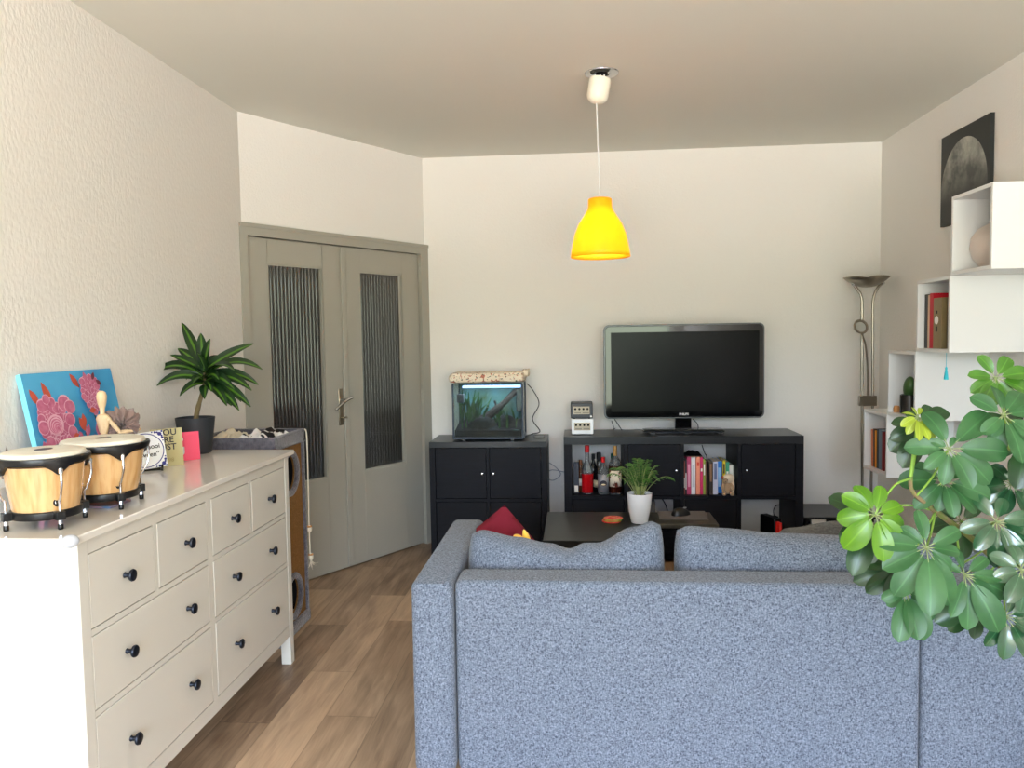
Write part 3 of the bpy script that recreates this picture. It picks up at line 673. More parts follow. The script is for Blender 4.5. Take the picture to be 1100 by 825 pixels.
# cloths lying in the tray
def crumple(x0, x1, ya, yb, z, h, seed, name, m, label):
    n = 26; vs = []; fs = []
    for i in range(n + 1):
        for j in range(n + 1):
            u, v_ = i / n, j / n; e = min(u, 1 - u, v_, 1 - v_); k = min(1, e * 6)
            hh = h * (.35 + .9 * abs(noise.noise(V((u * 4, v_ * 4, seed)))) + .25 * noise.noise(V((u * 11, v_ * 11, seed + 3)))) * k
            vs.append((x0 + (x1 - x0) * u + .01 * noise.noise(V((v_ * 5, seed, 0))), ya + (yb - ya) * v_ + .01 * noise.noise(V((u * 5, seed, 2))), z + max(hh, 0) + .003))
    for i in range(n):
        for j in range(n): a = i * (n + 1) + j; fs.append((a, a + 1, a + n + 2, a + n + 1))
    o = MB().add(vs, fs).build(name, m, at=((x0 + x1) / 2, (ya + yb) / 2, z), recalc=False, smooth=70)
    s_ = o.modifiers.new('thick', 'SOLIDIFY'); s_.thickness = .003; s_.offset = -1
    return tag(o, label, 'cloth')
M_cream = mat('cream_cloth', (222, 212, 190), .95); M_print = mat('black_white_print', (238, 236, 234), .95, var=((24, 22, 24), 16, (1, 1, 1), 1, .58, .60))
crumple(x0 + .03, x0 + .155, ya + .03, yb - .05, zt - .045, .060, 3, 'cloth', M_cream, 'crumpled cream cloth in the left half of the cat tower tray')
crumple(x0 + .178, x1 - .03, ya + .03, yb - .03, zt - .045, .060, 8, 'cloth', M_print, 'crumpled white cloth with black print in the right half of the cat tower tray')

# ------------------------------------------------------------------ cube cabinets
def cab_frame(t, x0, x1, y0, y1, z0, z1, wall, cols, div):
    MB().box(x0, x1, y0, y1, z1 - wall, z1).build('top_panel', M_blktop, t, bevel=.001)
    MB().box(x0, x1, y0, y1, z0, z0 + wall).build('bottom_panel', M_blk, t, bevel=.001)
    MB().box(x0, x0 + wall, y0, y1, z0 + wall, z1 - wall).build('side_panel', M_blk, t, bevel=.001)
    MB().box(x1 - wall, x1, y0, y1, z0 + wall, z1 - wall).build('side_panel', M_blk, t, bevel=.001)
    cw = (x1 - x0 - 2 * wall - (cols - 1) * div) / cols; ch = (z1 - z0 - 2 * wall - div) / 2; zm = z0 + wall + ch
    MB().box(x0 + wall, x1 - wall, y0 + .003, y1, zm, zm + div).build('shelf', M_blk, t)
    xs = [x0 + wall + k * (cw + div) for k in range(cols)]
    for k in range(1, cols):
        MB().box(xs[k] - div, xs[k], y0 + .003, y1, z0 + wall, zm).build('divider', M_blk, t); MB().box(xs[k] - div, xs[k], y0 + .003, y1, zm + div, z1 - wall).build('divider', M_blk, t)
    return xs, cw, ch, z0 + wall, zm + div
def cab_door(t, x, z, cw, ch, y0, knob=None):
    d = MB().box(x + .003, x + cw - .003, y0 + .004, y0 + .022, z + .003, z + ch - .003).build('door', M_blk, t, bevel=.001)
    if knob is not None:
        MB().lathe([(.004, 0), (.004, .006), (.0075, .009), (.0075, .014), (0, .016)], (x + knob * cw, y0 + .004, z + ch * .49), 14, R=Matrix.Rotation(PI / 2, 3, 'X')).build('knob', M_chrome, d)
cx0, cx1, cy0 = -.972, -.200, 5.035
t = thing('cabinet', 'black-brown square cabinet with four doors under the aquarium', 'cabinet', ((cx0 + cx1) / 2, cy0 + .19, 0))
xs, cw, ch, zl, zu = cab_frame(t, cx0, cx1, cy0, cy0 + .39, 0, .77, .038, 2, .02)
for k in (0, 1):
    cab_door(t, xs[k], zl, cw, ch, cy0); cab_door(t, xs[k], zu, cw, ch, cy0, (.915, .075)[k])
tx0, tx1, ty0 = -.088, 1.400, 4.955
t = thing('tv_unit', 'long black-brown open cube shelf unit with doors carrying the television', 'shelf unit', ((tx0 + tx1) / 2, ty0 + .19, 0))
xs, cw, ch, zl, zu = cab_frame(t, tx0, tx1, ty0, ty0 + .39, .03, .81, .05, 4, .022)
ft = MB()
for x in (tx0 + .03, tx1 - .07):
    for y in (ty0 + .03, ty0 + .33): MB().lathe([(.02, 0), (.02, .03)], (x + .02, y, 0), 16).build('foot', M_black, t)
cab_door(t, xs[1], zu, cw, ch, ty0, .92); cab_door(t, xs[3], zu, cw, ch, ty0, .1)
cab_door(t, xs[0], zl, cw, ch, ty0); cab_door(t, xs[2], zl, cw, ch, ty0)
TX = xs; TZU = zu; TZL = zl

# ------------------------------------------------------------------ aquarium
qa, qb, qy0, qy1, qz0, qz1 = -.818, -.358, 5.10, 5.38, .785, 1.147
t = thing('aquarium', 'small glass aquarium with dark trim, plants and driftwood on the square cabinet', 'aquarium', (-.588, 5.24, .7705))
M_trim = mat('slate_blue_trim', (58, 70, 86), .3)
M_glass = mat('tank_glass', (235, 248, 248), .02, trans=.97, ior=1.08, spec=.15)
MB().box(qa, qb, qy0, qy0 + .004, qz0, qz1).box(qa, qa + .004, qy0 + .004, qy1, qz0, qz1).box(qb - .004, qb, qy0 + .004, qy1, qz0, qz1).build('glass_tank', M_glass, t)
tr = MB()
for x in (qa - .006, qb - .006): tr.box(x, x + .012, qy0 - .006, qy0 + .012, qz0, qz1); tr.box(x, x + .012, qy1 - .01, qy1 + .004, qz0, qz1)
tr.box(qa - .006, qb + .006, qy0 - .006, qy1 + .004, qz0 - .006, qz0 + .008)
tr.build('trim_frame', M_trim, t, bevel=.005, seg=3)
for x in (qa + .06, qb - .08):
    MB().box(x, x + .02, qy0 - .004, qy0 + .03, .7705, qz0 - .004).box(x, x + .02, qy1 - .03, qy1, .7705, qz0 - .004).build('foot', M_black, t)
M_back = mat('wall_through_water', (96, 150, 152), .7, var=((84, 104, 66), 8, (1, 1, 1), 3, .3, .7))  # panel colour stands in for the lit wall seen through the water
MB().box(qa + .006, qb - .006, qy1 - .012, qy1 - .008, qz0 + .01, qz1 - .01).build('back_panel', M_back, t)
M_ground = mat('dark_gravel', (26, 24, 22), .9, bump=(120, .9))
sb = MB(); n = 20; vs = []; fs = []
for i in range(n + 1):
    for j in range(7):
        u = i / n; v_ = j / 6; vs.append((qa + .008 + (qb - qa - .016) * u, qy0 + .008 + (qy1 - qy0 - .022) * v_, qz0 + .05 + .05 * v_ + .012 * noise.noise(V((u * 6, v_ * 3, 1)))))
for i in range(n):
    for j in range(6): a = i * 7 + j; fs.append((a, a + 7, a + 8, a + 1))
sb.add(vs, fs); sb.box(qa + .008, qb - .008, qy0 + .006, qy0 + .009, qz0 + .008, qz0 + .052)
sb.build('gravel', M_ground, t)
M_drift = mat('driftwood', (48, 38, 30), .9, bump=(40, .8)); M_rock = mat('mossy_rock', (22, 26, 20), .9, bump=(30, 1))
MB().tube(bez([(-.70, 5.20, .86), (-.60, 5.25, .92), (-.50, 5.29, 1.00), (-.41, 5.32, 1.09)], 6), [.034] * 5 + [.028] * 6 + [.020] * 8, 10).tube(bez([(-.60, 5.25, .90), (-.55, 5.27, .96), (-.56, 5.28, 1.02)], 4), .008, 6).build('driftwood', M_drift, t)
def rock(c, rr, seed, name, m, par):
    b = MB(); b.ell((0, 0, 0), (1, 1, 1), 16, 10)
    b.v = [V(c) + V([p[i] * rr[i] * (1 + .25 * noise.noise(p * 1.5 + V((seed, 0, 0)))) for i in range(3)]) for p in b.v]
    return b.build(name, m, par, smooth=60)
rock((-.475, 5.21, .875), (.060, .05, .06), 2, 'rock', M_rock, t); rock((-.64, 5.19, .865), (.09, .05, .055), 5, 'rock', M_rock, t)
MB().box(-.415, -.368, 5.30, 5.36, .94, 1.10).build('filter', M_black, t, bevel=.006)
MB().box(qa + .02, qa + .065, 5.14, 5.19, 1.02, 1.075).build('heater_box', mat('grey_plastic', (110, 116, 124), .5), t, bevel=.004)
M_aq = leaf_mat('water_plant', (22, 60, 22), (58, 104, 38), None, .5)
for k in range(46):
    L_ = Leaves(); x = random.choice([random.uniform(qa + .02, -.62), random.uniform(qa + .02, -.66), random.uniform(-.56, qb - .03)]); y = random.uniform(5.15, 5.33)
    hh = random.uniform(.12, .27) if x < -.60 else random.uniform(.07, .15); z = qz0 + .06
    dxx = random.uniform(-.04, .06); x = max(qa + .03, min(qb - .05, x)); xe = max(qa + .012, min(qb - .02, x + dxx))
    pts = bez([(x, y, z), (x + (xe - x) * .3, y - .01, z + hh * .6), (xe, y - .02, z + hh * random.uniform(.85, 1.0))], 4)
    L_.blade(pts, random.uniform(.004, .008), V((random.uniform(-.5, .5), -1, .2)), lambda s_: .35 + .65 * math.sin(PI * min(1, s_ + .05)) ** .7, .15)
    L_.build('water_plant', M_aq, t)
lb = MB().box(qa + .05, qb - .02, 5.2, 5.26, qz1 - .035, qz1 - .02).build('light_bar', mat('aquarium_lamp', (190, 215, 255), .4, emit=((175, 205, 255), 2.0)), t, bevel=.002)
pl = bpy.data.lights.new('aquarium_glow', 'AREA'); pl.shape = 'RECTANGLE'; pl.size = .38; pl.size_y = .05; pl.energy = 1.1; pl.color = (.62, .8, 1)
po = bpy.data.objects.new('aquarium_glow', pl); C.objects.link(po); po.location = (-.588, 5.23, qz1 - .04); 
# folded patterned cloth on top
M_floral = mat('floral_cotton', (234, 220, 198), .95, var=((190, 116, 92), 55, (1, 1, 1), 1, .60, .66))
def floral_fix():
    nt = M_floral.node_tree; N = nt.nodes; L = nt.links; p = N['Principled BSDF']; src = p.inputs['Base Color'].links[0].from_socket
    n = N.new('ShaderNodeTexNoise'); n.inputs['Scale'].default_value = 70; n.inputs['Detail'].default_value = 1
    tc = N.new('ShaderNodeTexCoord'); mp = N.new('ShaderNodeMapping'); mp.inputs['Location'].default_value = (3, 7, 1); L.new(tc.outputs['Object'], mp.inputs[0]); L.new(mp.outputs[0], n.inputs['Vector'])
    mr = N.new('ShaderNodeMapRange'); mr.inputs[1].default_value = .63; mr.inputs[2].default_value = .68; L.new(n.outputs[0], mr.inputs[0])
    mx = N.new('ShaderNodeMix'); mx.data_type = 'RGBA'; mx.inputs['B'].default_value = lin((92, 98, 84)); L.new(src, mx.inputs['A']); L.new(mr.outputs[0], mx.inputs['Factor']); L.new(mx.outputs['Result'], p.inputs['Base Color'])
floral_fix()
def soft_slab(x0, x1, y0, y1, z0, z1, seed, amp):
    b = MB(); nx, nq = 40, 28; vs = []; fs = []
    for i in range(nx + 1):
        u = i / nx; x = x0 + (x1 - x0) * u; e = min(1, min(u, 1 - u) * 18 + .75)
        for j in range(nq):
            a = 2 * PI * j / nq; c_, s_ = math.cos(a), math.sin(a); k = (abs(c_) ** 6 + abs(s_) ** 6) ** (-1 / 6)
            y = (y0 + y1) / 2 + (y1 - y0) / 2 * k * c_ * e; z = (z0 + z1) / 2 + (z1 - z0) / 2 * k * s_ * e
            w_ = amp * noise.noise(V((u * 5, s_ * 1.5, seed + c_)))
            vs.append((x + w_ * .5, y, z + w_))
    for i in range(nx):
        for j in range(nq): j2 = (j + 1) % nq; fs.append((i * nq + j, (i + 1) * nq + j, (i + 1) * nq + j2, i * nq + j2))
    fs += [tuple(range(nq)), tuple(nx * nq + k for k in range(nq))[::-1]]
    return b.add(vs, fs)
b = soft_slab(-.846, -.345, 5.082, 5.395, 1.152, 1.207, 3, .012)
b.add(soft_slab(-.36, -.322, 5.16, 5.36, 1.185, 1.232, 9, .012).v, [f for f in soft_slab(-.36, -.322, 5.16, 5.36, 1.185, 1.232, 9, .012).f])
b.add(soft_slab(-.83, -.35, 5.095, 5.38, 1.19, 1.218, 5, .006).v, soft_slab(-.83, -.35, 5.095, 5.38, 1.19, 1.218, 5, .006).f)
tag(b.build('folded_cloth', M_floral, at=(-.588, 5.24, 1.17), smooth=60), 'folded cream cotton cloth with small flowers lying over the aquarium', 'cloth')
cbl = [OY(566, 412, 5.33), OY(573, 420, 5.36), OY(579, 434, 5.38), OY(572, 450, 5.38), OY(580, 463, 5.36), OZ(572, 466, .779), OZ(564, 469, .777)]
tag(MB().tube(bez(cbl, 8), .0032, 8).build('power_cable', M_cable, at=tuple(cbl[0])), 'dark cable dangling from the right side of the aquarium', 'cable')
q = OZ(580, 469.5, .7705)
tag(MB().box(q.x - .035, q.x + .03, q.y - .03, q.y + .02, .7705, .787).build('cable_switch', mat('grey_box', (126, 124, 120), .5), at=tuple(q), bevel=.004), 'small flat grey switch box on the right corner of the square cabinet', 'switch')
cb = [OY(590, 497, 5.44), OY(598, 503, 5.43), OY(602, 510, 5.43), OY(594, 516, 5.44), OY(586, 512, 5.44), OY(592, 505, 5.43), OY(606, 507, 5.42)]
tag(MB().tube(bez(cb, 8), .003, 8).build('wall_cable', M_gcable, at=tuple(cb[0])), 'thin grey cable looping on the wall between the two black cabinets', 'cable')

# ------------------------------------------------------------------ TV
t = thing('television', 'wide black flat-screen television on a gloss stand above the shelf unit', 'television', (.69, 5.15, .8105))
TA = .012
RTV = Matrix.Translation(V((.688, 5.13, 0))) @ Matrix.Rotation(TA, 4, 'Z')
def rrect(x0, x1, z0, z1, rad, n=6):
    pts = []
    for cx, cz, a0 in ((x1 - rad, z1 - rad, 0), (x0 + rad, z1 - rad, PI / 2), (x0 + rad, z0 + rad, PI), (x1 - rad, z0 + rad, 1.5 * PI)):
        for k in range(n + 1): a = a0 + PI / 2 * k / n; pts.append((cx + rad * math.cos(a), cz + rad * math.sin(a)))
    return pts
def slab(b, pts, ya, yb, m=0):
    n = len(pts); vs = [(x, ya, z) for x, z in pts] + [(x, yb, z) for x, z in pts]
    b.add(vs, [tuple(range(n)), tuple(range(2 * n - 1, n - 1, -1))] + [(k, n + k, n + (k + 1) % n, (k + 1) % n) for k in range(n)], m)
hw = .514; z0, z1 = .905, 1.517
b = MB(RTV); slab(b, rrect(-hw, hw, z0, z1, .035), -.002, .012); b.build('outer_rim', mat('clear_rim', (90, 92, 94), .3, metal=.3), t, bevel=.003)
b = MB(RTV); slab(b, rrect(-hw + .010, hw - .010, z0 + .009, z1 - .009, .03), -.012, -.001); bz = b.build('bezel', M_gloss, t, bevel=.003)
b = MB(RTV); b.box(-hw + .048, hw - .036, -.0135, -.012, z0 + .048, z1 - .050); b.build('screen', M_screen, t)
b = MB(RTV); slab(b, rrect(-hw + .03, hw - .03, z0 + .02, z1 - .02, .05), .012, .075); b.build('rear_housing', M_black, t, bevel=.02)
Rf = basis((1, 0, 0), (0, 0, 1))
RW = Matrix.Rotation(TA, 3, 'Z') @ Rf
text('PHILIPS', .019, RW, RTV @ V((.0, -.0125, z0 + .028)), 'logo', mat('logo_silver', (215, 215, 218), .3, emit=None), bz, .0006, bold=.0007)
b = MB(RTV); slab(b, [(-.052, .835), (.052, .835), (.052, .93), (-.052, .93)], .012, .05); b.build('neck', M_gloss, t, bevel=.004)
b = MB(); pts = []
for k in range(48):
    a = 2 * PI * k / 48; c_, s_ = math.cos(a), math.sin(a); kk = (abs(c_) ** 4 + abs(s_) ** 4) ** -.25
    pts.append((.688 + .262 * kk * c_, 5.16 + .115 * kk * s_))
n = 48; vs = [(x, y, .8205) for x, y in pts] + [(x, y, .8285) for x, y in pts] + [(.688 + (x - .688) * .96, 5.16 + (y - 5.16) * .93, .8315) for x, y in pts]
fs = [tuple(range(n))[::-1], tuple(2 * n + k for k in range(n))] + [(r_ * n + k, r_ * n + (k + 1) % n, (r_ + 1) * n + (k + 1) % n, (r_ + 1) * n + k) for r_ in (0, 1) for k in range(n)]
b.add(vs, fs); b.build('stand_base', mat('gloss_grey_base', (42, 46, 52), .05, spec=.9), t)
for x in (.47, .69, .9): MB().box(x, x + .03, 5.08, 5.12, .8105, .8205).build('foot', M_black, t)
MB().tube(bez([OY(657, 452, 5.16), OY(659, 458, 5.18), OZ(659, 461, .8145), OZ(661, 460, .8135)], 5), .0028, 6).build('cable', M_cable, t)
MB().tube(bez([OY(660, 450, 5.16), OY(664, 456, 5.19), OZ(668, 462, .8135)], 5), .0028, 6).build('cable', M_cable, t)
MB().tube(bez([OY(744, 450, 5.17), OY(749, 455, 5.19), OY(750, 460, 5.19), OZ(748, 463, .835)], 5), .0028, 6).build('cable', M_cable, t)

# ------------------------------------------------------------------ game consoles
def console(z, col, label, dxx):
    t = thing('game_console', label, 'game console', (.0 + dxx, 5.14, z), None)
    W, HH = .142, .104
    x0 = -.0385 + dxx
    MB().box(x0, x0 + W, 5.05, 5.19, z + .004, z + HH).build('casing', col, t, bevel=.005)
    for x in (x0 + .015, x0 + W - .03): MB().box(x, x + .014, 5.06, 5.18, z, z + .0045).build('foot', M_black, t)
    pn = MB().box(x0 + .017, x0 + W - .020, 5.0475, 5.0505, z + .030, z + .080).build('port_panel', mat('beige_panel', (176, 168, 148), .4), t, bevel=.0008)
    for k in range(4):
        MB().lathe([(.0, 0), (.0065, .0), (.0072, .001), (.0072, .002)], (x0 + .030 + k * .0262, 5.0460, z + .064), 16, R=Matrix.Rotation(-PI / 2, 3, 'X'), cap=False).build('controller_port', M_dark, pn)
    for k in range(2):
        MB().box(x0 + .024 + k * .052, x0 + .066 + k * .052, 5.0462, 5.048, z + .036, z + .043).build('card_slot', mat('panel_line', (130, 124, 110), .5), pn)
    return t, x0
console(.8105, mat('console_white', (235, 240, 245), .3), 'white game console with four round ports, lower one of the stack', 0)
t, x0 = console(.9148, mat('console_black', (40, 42, 50), .4), 'black game console with four round ports stacked on the white one', -.004)
MB().box(x0 + .125, x0 + .137, 5.0485, 5.0505, .925, .937).build('white_sticker', M_white, t)

# ------------------------------------------------------------------ bottles
Zs = TZU + .0008
def gl(name, col, tr=.85, rough=.03): return mat(name, col, rough, trans=tr, ior=1.3, spec=.6)
G_clear = gl('clear_glass', (225, 235, 242)); G_red = mat('red_liquor', (196, 16, 26), .08, trans=.25, spec=.6); G_rum = mat('dark_rum', (60, 22, 14), .08, trans=.3, spec=.6)
G_dark = mat('dark_bottle_glass', (18, 18, 20), .08, spec=.6); G_amb = mat('amber_spirit', (112, 66, 40), .08, trans=.4)
def bottle(px, y, r_, h, glass, cap, label, neck=.30, shoulder=.62, lab=None, capcol=None, caph=.16, liquid=None, liqf=.5, sq=False):
    q = OY(px, 520, y); c = V((q.x, y, Zs)); nr = max(.009, r_ * neck)
    t = thing('liquor_bottle', label, 'bottle', tuple(c))
    prof = [(r_ * .9, 0), (r_, .006), (r_, h * (shoulder - .08)), (r_ * .9, h * shoulder), (nr * 1.25, h * (shoulder + .13)), (nr, h * (shoulder + .17)), (nr, h * .99)]
    MB().lathe(prof, c, 24).build('glass_body', glass, t)
    MB().lathe([(nr + .0018, h * (1 - caph)), (nr + .0022, h * (1 - caph) + .002), (nr + .002, h * 1.003), (0, h * 1.004)], c, 18, cap=False).build('cap', capcol, t)
    if liquid:
        MB().lathe([(r_ * .86, .006), (r_ * 1.004, .010), (r_ * 1.004, h * liqf)], c, 24, cap=False).build('liquid', liquid, t)
    if lab:
        for (za, zb, mm, nm) in lab:
            n = 14; vs = []; fs = []
            for k in range(n + 1):
                a = -PI / 2 - 1.25 + 2.5 * k / n
                vs += [(c.x + (r_ + .0012) * math.cos(a), c.y + (r_ + .0012) * math.sin(a), c.z + h * za), (c.x + (r_ + .0012) * math.cos(a), c.y + (r_ + .0012) * math.sin(a), c.z + h * zb)]
            fs = [(2 * k, 2 * k + 2, 2 * k + 3, 2 * k + 1) for k in range(n)]
            o = MB().add(vs, fs).build(nm, mm, t, recalc=False); s_ = o.modifiers.new('t', 'SOLIDIFY'); s_.thickness = .0005
    return t, c
LW = mat('label_white', (232, 228, 218), .6); LB = mat('label_navy', (28, 28, 46), .5); LC = mat('label_cream', (222, 208, 170), .6); LP_ = mat('label_print', (236, 226, 208), .6, var=((110, 44, 30), 40, (1, 1, .6), 2, .5, .58)); LS = mat('label_silver', (150, 156, 166), .35, metal=.4)
capR = mat('cap_red', (196, 30, 34), .4); capK = mat('cap_black', (20, 20, 22), .4); capG = mat('cap_gold', (206, 160, 96), .35, metal=.4)
bx_ = OY(619, 520, 5.05)
t = thing('bottle_box', 'narrow dark bottle carton with a white patch at the left end of the bottle shelf', 'box', (bx_.x, 5.05, Zs))
MB().box(bx_.x - .016, bx_.x + .018, 5.04, 5.075, Zs, Zs + .20).build('carton', mat('carton_dark', (52, 56, 66), .5), t, bevel=.002)
MB().box(bx_.x - .011, bx_.x + .012, 5.0385, 5.04, Zs + .012, Zs + .050).build('white_patch', LW, t)
bottle(624, 5.11, .027, .205, G_amb, None, 'slim bottle with purple and white label left of the red liquor bottle', lab=[(.2, .42, LW, 'label')], capcol=mat('cap_amber', (140, 84, 52), .5))
bottle(631, 5.035, .037, .312, G_clear, None, 'tall clear bottle of bright red liquor with a red cap', neck=.36, shoulder=.52, capcol=capR, caph=.14, liquid=G_red, liqf=.42)
bottle(637.5, 5.17, .030, .235, G_dark, None, 'dark bottle with red label behind the tall red liquor bottle', lab=[(.2, .5, mat('label_red', (150, 26, 30), .5), 'label')], capcol=capK)
bottle(643.5, 5.11, .036, .255, G_dark, None, 'dark round bottle with black cap and cream label low on its body', neck=.34, shoulder=.5, lab=[(.12, .30, LC, 'label')], capcol=capK, caph=.2)
t, c = bottle(648, 5.02, .036, .238, G_clear, None, 'squat clear bottle with dark oval label and red cap', neck=.30, shoulder=.62, lab=[(.08, .55, LS, 'label')], capcol=capR, caph=.14)
MB().lathe([(0, .001), (.021, .001), (.022, 0)], c + V((0, -.0380, .075)), 24, R=Matrix.Rotation(PI / 2, 3, 'X'), cap=False, sy=.85).build('oval_emblem', LB, t)
MB().lathe([(0, .0018), (.014, .0018), (.014, .001)], c + V((0, -.0380, .067)), 24, R=Matrix.Rotation(PI / 2, 3, 'X'), cap=False, sy=.35).build('emblem_band', LC, t)
bottle(661, 5.03, .0415, .308, G_clear, None, 'large dark rum bottle with printed cream label and golden cap', neck=.26, shoulder=.66, lab=[(.16, .50, LP_, 'label')], capcol=capG, caph=.20, liquid=G_rum, liqf=.60)
bottle(658, 5.16, .028, .24, mat('green_glass', (28, 60, 48), .1, trans=.4), None, 'green-capped bottle hidden behind the rum bottle', capcol=mat('cap_green', (30, 84, 66), .4))

# ------------------------------------------------------------------ books on tv unit
def book(x0, th, h, dep, col, label, y=5.0, z=None, group=None, tilt=0, cat='book', axis='x', front=None):
    z = Zs if z is None else z
    c = V((x0, y, z)); R = Matrix.Rotation(tilt, 4, 'Y'); X = Matrix.Translation(c) @ R
    t = thing('book', label, cat, tuple(c), group)
    b = MB(X); b.box(0, th, 0, dep, 0, h)
    b = MB(X); b.box(0, .0016, .0, dep, 0, h).box(th - .0016, th, 0, dep, 0, h).box(0.0016, th - .0016, 0, .0016, 0, h); b.build('cover', col, t, bevel=.0004)
    MB(X).box(.0017, th - .0017, .0017, dep - .003, .003, h - .003).build('pages', mat('paper', (226, 216, 196), .9), t)
    if front: MB(X).box(th * .22, th * .78, -.0006, 0, h * front[1], h * front[2]).build('spine_print', front[0], t)
    return t
def BX(px): return float(OY(725 + px / 13.75, 510, 5.0).x)
PW = mat('print_white', (240, 238, 235), .6); PD = mat('print_dark', (40, 36, 40), .6)
bk = [(121, 133, .215, (34, 30, 34), 'dark slim book at the far left of the book compartment', (PD, .1, .3)),
      (133, 152, .215, (150, 74, 58), 'slim rust-red book second from the left in the compartment', (PW, .2, .5)),
      (152, 178, .222, (40, 34, 40), 'black book with white spine marks left of the magenta book', (PW, .15, .62)),
      (178, 240, .242, (184, 62, 106), 'thick magenta-pink book with pale lettering down its spine', (mat('print_rose', (226, 150, 180), .6), .2, .8)),
      (243, 304, .238, (234, 236, 240), 'thick white book between the magenta and the peach books', (mat('print_grey', (200, 204, 212), .6), .2, .8)),
      (313, 372, .240, (240, 150, 122), 'peach-orange book with small red title right of the white book', (mat('print_orange', (214, 70, 50), .6), .76, .86)),
      (374, 416, .238, (206, 36, 104), 'deep pink book right of the peach one', (PW, .62, .70)),
      (418, 452, .225, (140, 164, 56), 'lime green and white book in the middle of the row', (PW, .55, .86)),
      (452, 476, .212, (104, 58, 52), 'slim brown-red book right of the lime green one', None),
      (505, 562, .205, (56, 42, 36), 'dark brown book with tan lettering next to the white-blue one', (mat('print_tan', (140, 104, 76), .6), .4, .95)),
      (565, 636, .210, (196, 200, 224), 'pale lilac-blue book left of the bright blue one', (mat('print_slate', (96, 110, 150), .6), .45, .95)),
      (642, 716, .205, (22, 124, 214), 'bright blue book with pale lettering behind the plush toy', (mat('print_sky', (150, 200, 240), .6), .2, .8)),
      (726, 768, .210, (222, 198, 40), 'yellow book behind the plush toy', (PD, .6, .9)),
      (770, 824, .200, (56, 158, 128), 'teal green book behind the head of the plush toy', (PW, .5, .7)),
      (828, 882, .178, (234, 234, 226), 'short white book above the plush toy', None),
      (884, 904, .176, (120, 130, 122), 'short grey-green book at the right end of the row', None)]
for a, b_, h, col, lb_, fr_ in bk:
    xa, xb_ = BX(a), BX(b_)
    book(xa, xb_ - xa - .0006, h, .15 + random.uniform(0, .02), mat('cover_%d_%d_%d' % col, col, .45), lb_, y=5.0 if a < 640 else 5.045, front=fr_)
# black scarf heap on top of the left books
def heap(x0, x1, y0, y1, z, h, seed, name, m, label, cat, nn=20):
    n = nn; vs = []; fs = []
    for i in range(n + 1):
        for j in range(n + 1):
            u, v_ = i / n, j / n; e = math.sin(PI * u) ** .4 * math.sin(PI * v_) ** .4
            vs.append((x0 + (x1 - x0) * u, y0 + (y1 - y0) * v_, z + h * e * (.6 + .8 * noise.noise(V((u * 4 + seed, v_ * 4, seed))))))
    o_ = len(vs); vs += [(x, y, z) for x, y, zz in vs[:]]
    N_ = n + 1
    for i in range(n):
        for j in range(n): a = i * N_ + j; fs.append((a, a + N_, a + N_ + 1, a + 1))
    o = MB().add(vs[:o_], fs); 
    ring = [i * N_ for i in range(N_)] + [n * N_ + j for j in range(1, N_)] + [i * N_ + n for i in range(n - 1, -1, -1)] + [j for j in range(n - 1, 0, -1)]
    o.add([vs[k] for k in ring], [tuple(range(len(ring)))])
    return tag(o.build(name, m, at=((x0 + x1) / 2, (y0 + y1) / 2, z), smooth=60), label, cat)
heap(BX(135), BX(415), 5.02, 5.14, Zs + .243, .030, 4, 'scarf', M_dark, 'crumpled black scarf lying on the left half of the book row', 'scarf')
tag(MB().tube(bez([OY(754, 478, 5.2), OY(757, 487, 5.1), OY(759.5, 494, 5.03), OZ(760, 534, Zs + .004)], 6), .003, 6).build('shelf_cable', M_cable, at=(.85, 5.0, .7)), 'dark cable dropping in front of the wall into the book compartment', 'cable')
# plush toy
q = OY(781, 528, 4.985); c = V((q.x, 4.985, Zs)); M_t1 = mat('toy_tan', (170, 142, 112), .95, sheen=.4); M_t2 = mat('toy_cream', (222, 206, 182), .95, sheen=.4)
t = thing('plush_toy', 'small seated tan and cream plush animal in front of the books', 'plush toy', tuple(c))
MB().ell(c + V((.004, .01, .045)), (.030, .024, .044)).build('body', M_t1, t)
MB().ell(c + V((.012, .006, .105)), (.036, .028, .030)).build('head', M_t2, t)
MB().ell(c + V((-.014, -.018, .092)), (.016, .012, .018)).build('muzzle', M_t1, t)
MB().ell(c + V((.034, .0, .055)), (.014, .018, .044)).build('ear', M_t2, t)
MB().ell(c + V((-.026, .006, .110)), (.010, .012, .010)).build('ear', mat('toy_rust', (176, 92, 64), .95), t)
for s_ in (-1, 1):
    MB().ell(c + V((.002 + s_ * .024, -.026, .013)), (.014, .026, .013)).build('leg', M_t1, t)
    MB().tube(bez([c + V((s_ * .022, -.005, .075)), c + V((s_ * .032, -.022, .050)), c + V((s_ * .018, -.034, .034))], 4), .0085, 10).build('arm', M_t1, t)
    MB().ell(c + V((-.012 + s_ * .010, -.0265, .100)), (.003,) * 3, 8, 6).build('eye', M_black, t)
MB().ell(c + V((-.016, -.0305, .090)), (.004, .003, .003), 8, 6).build('nose', M_black, t)

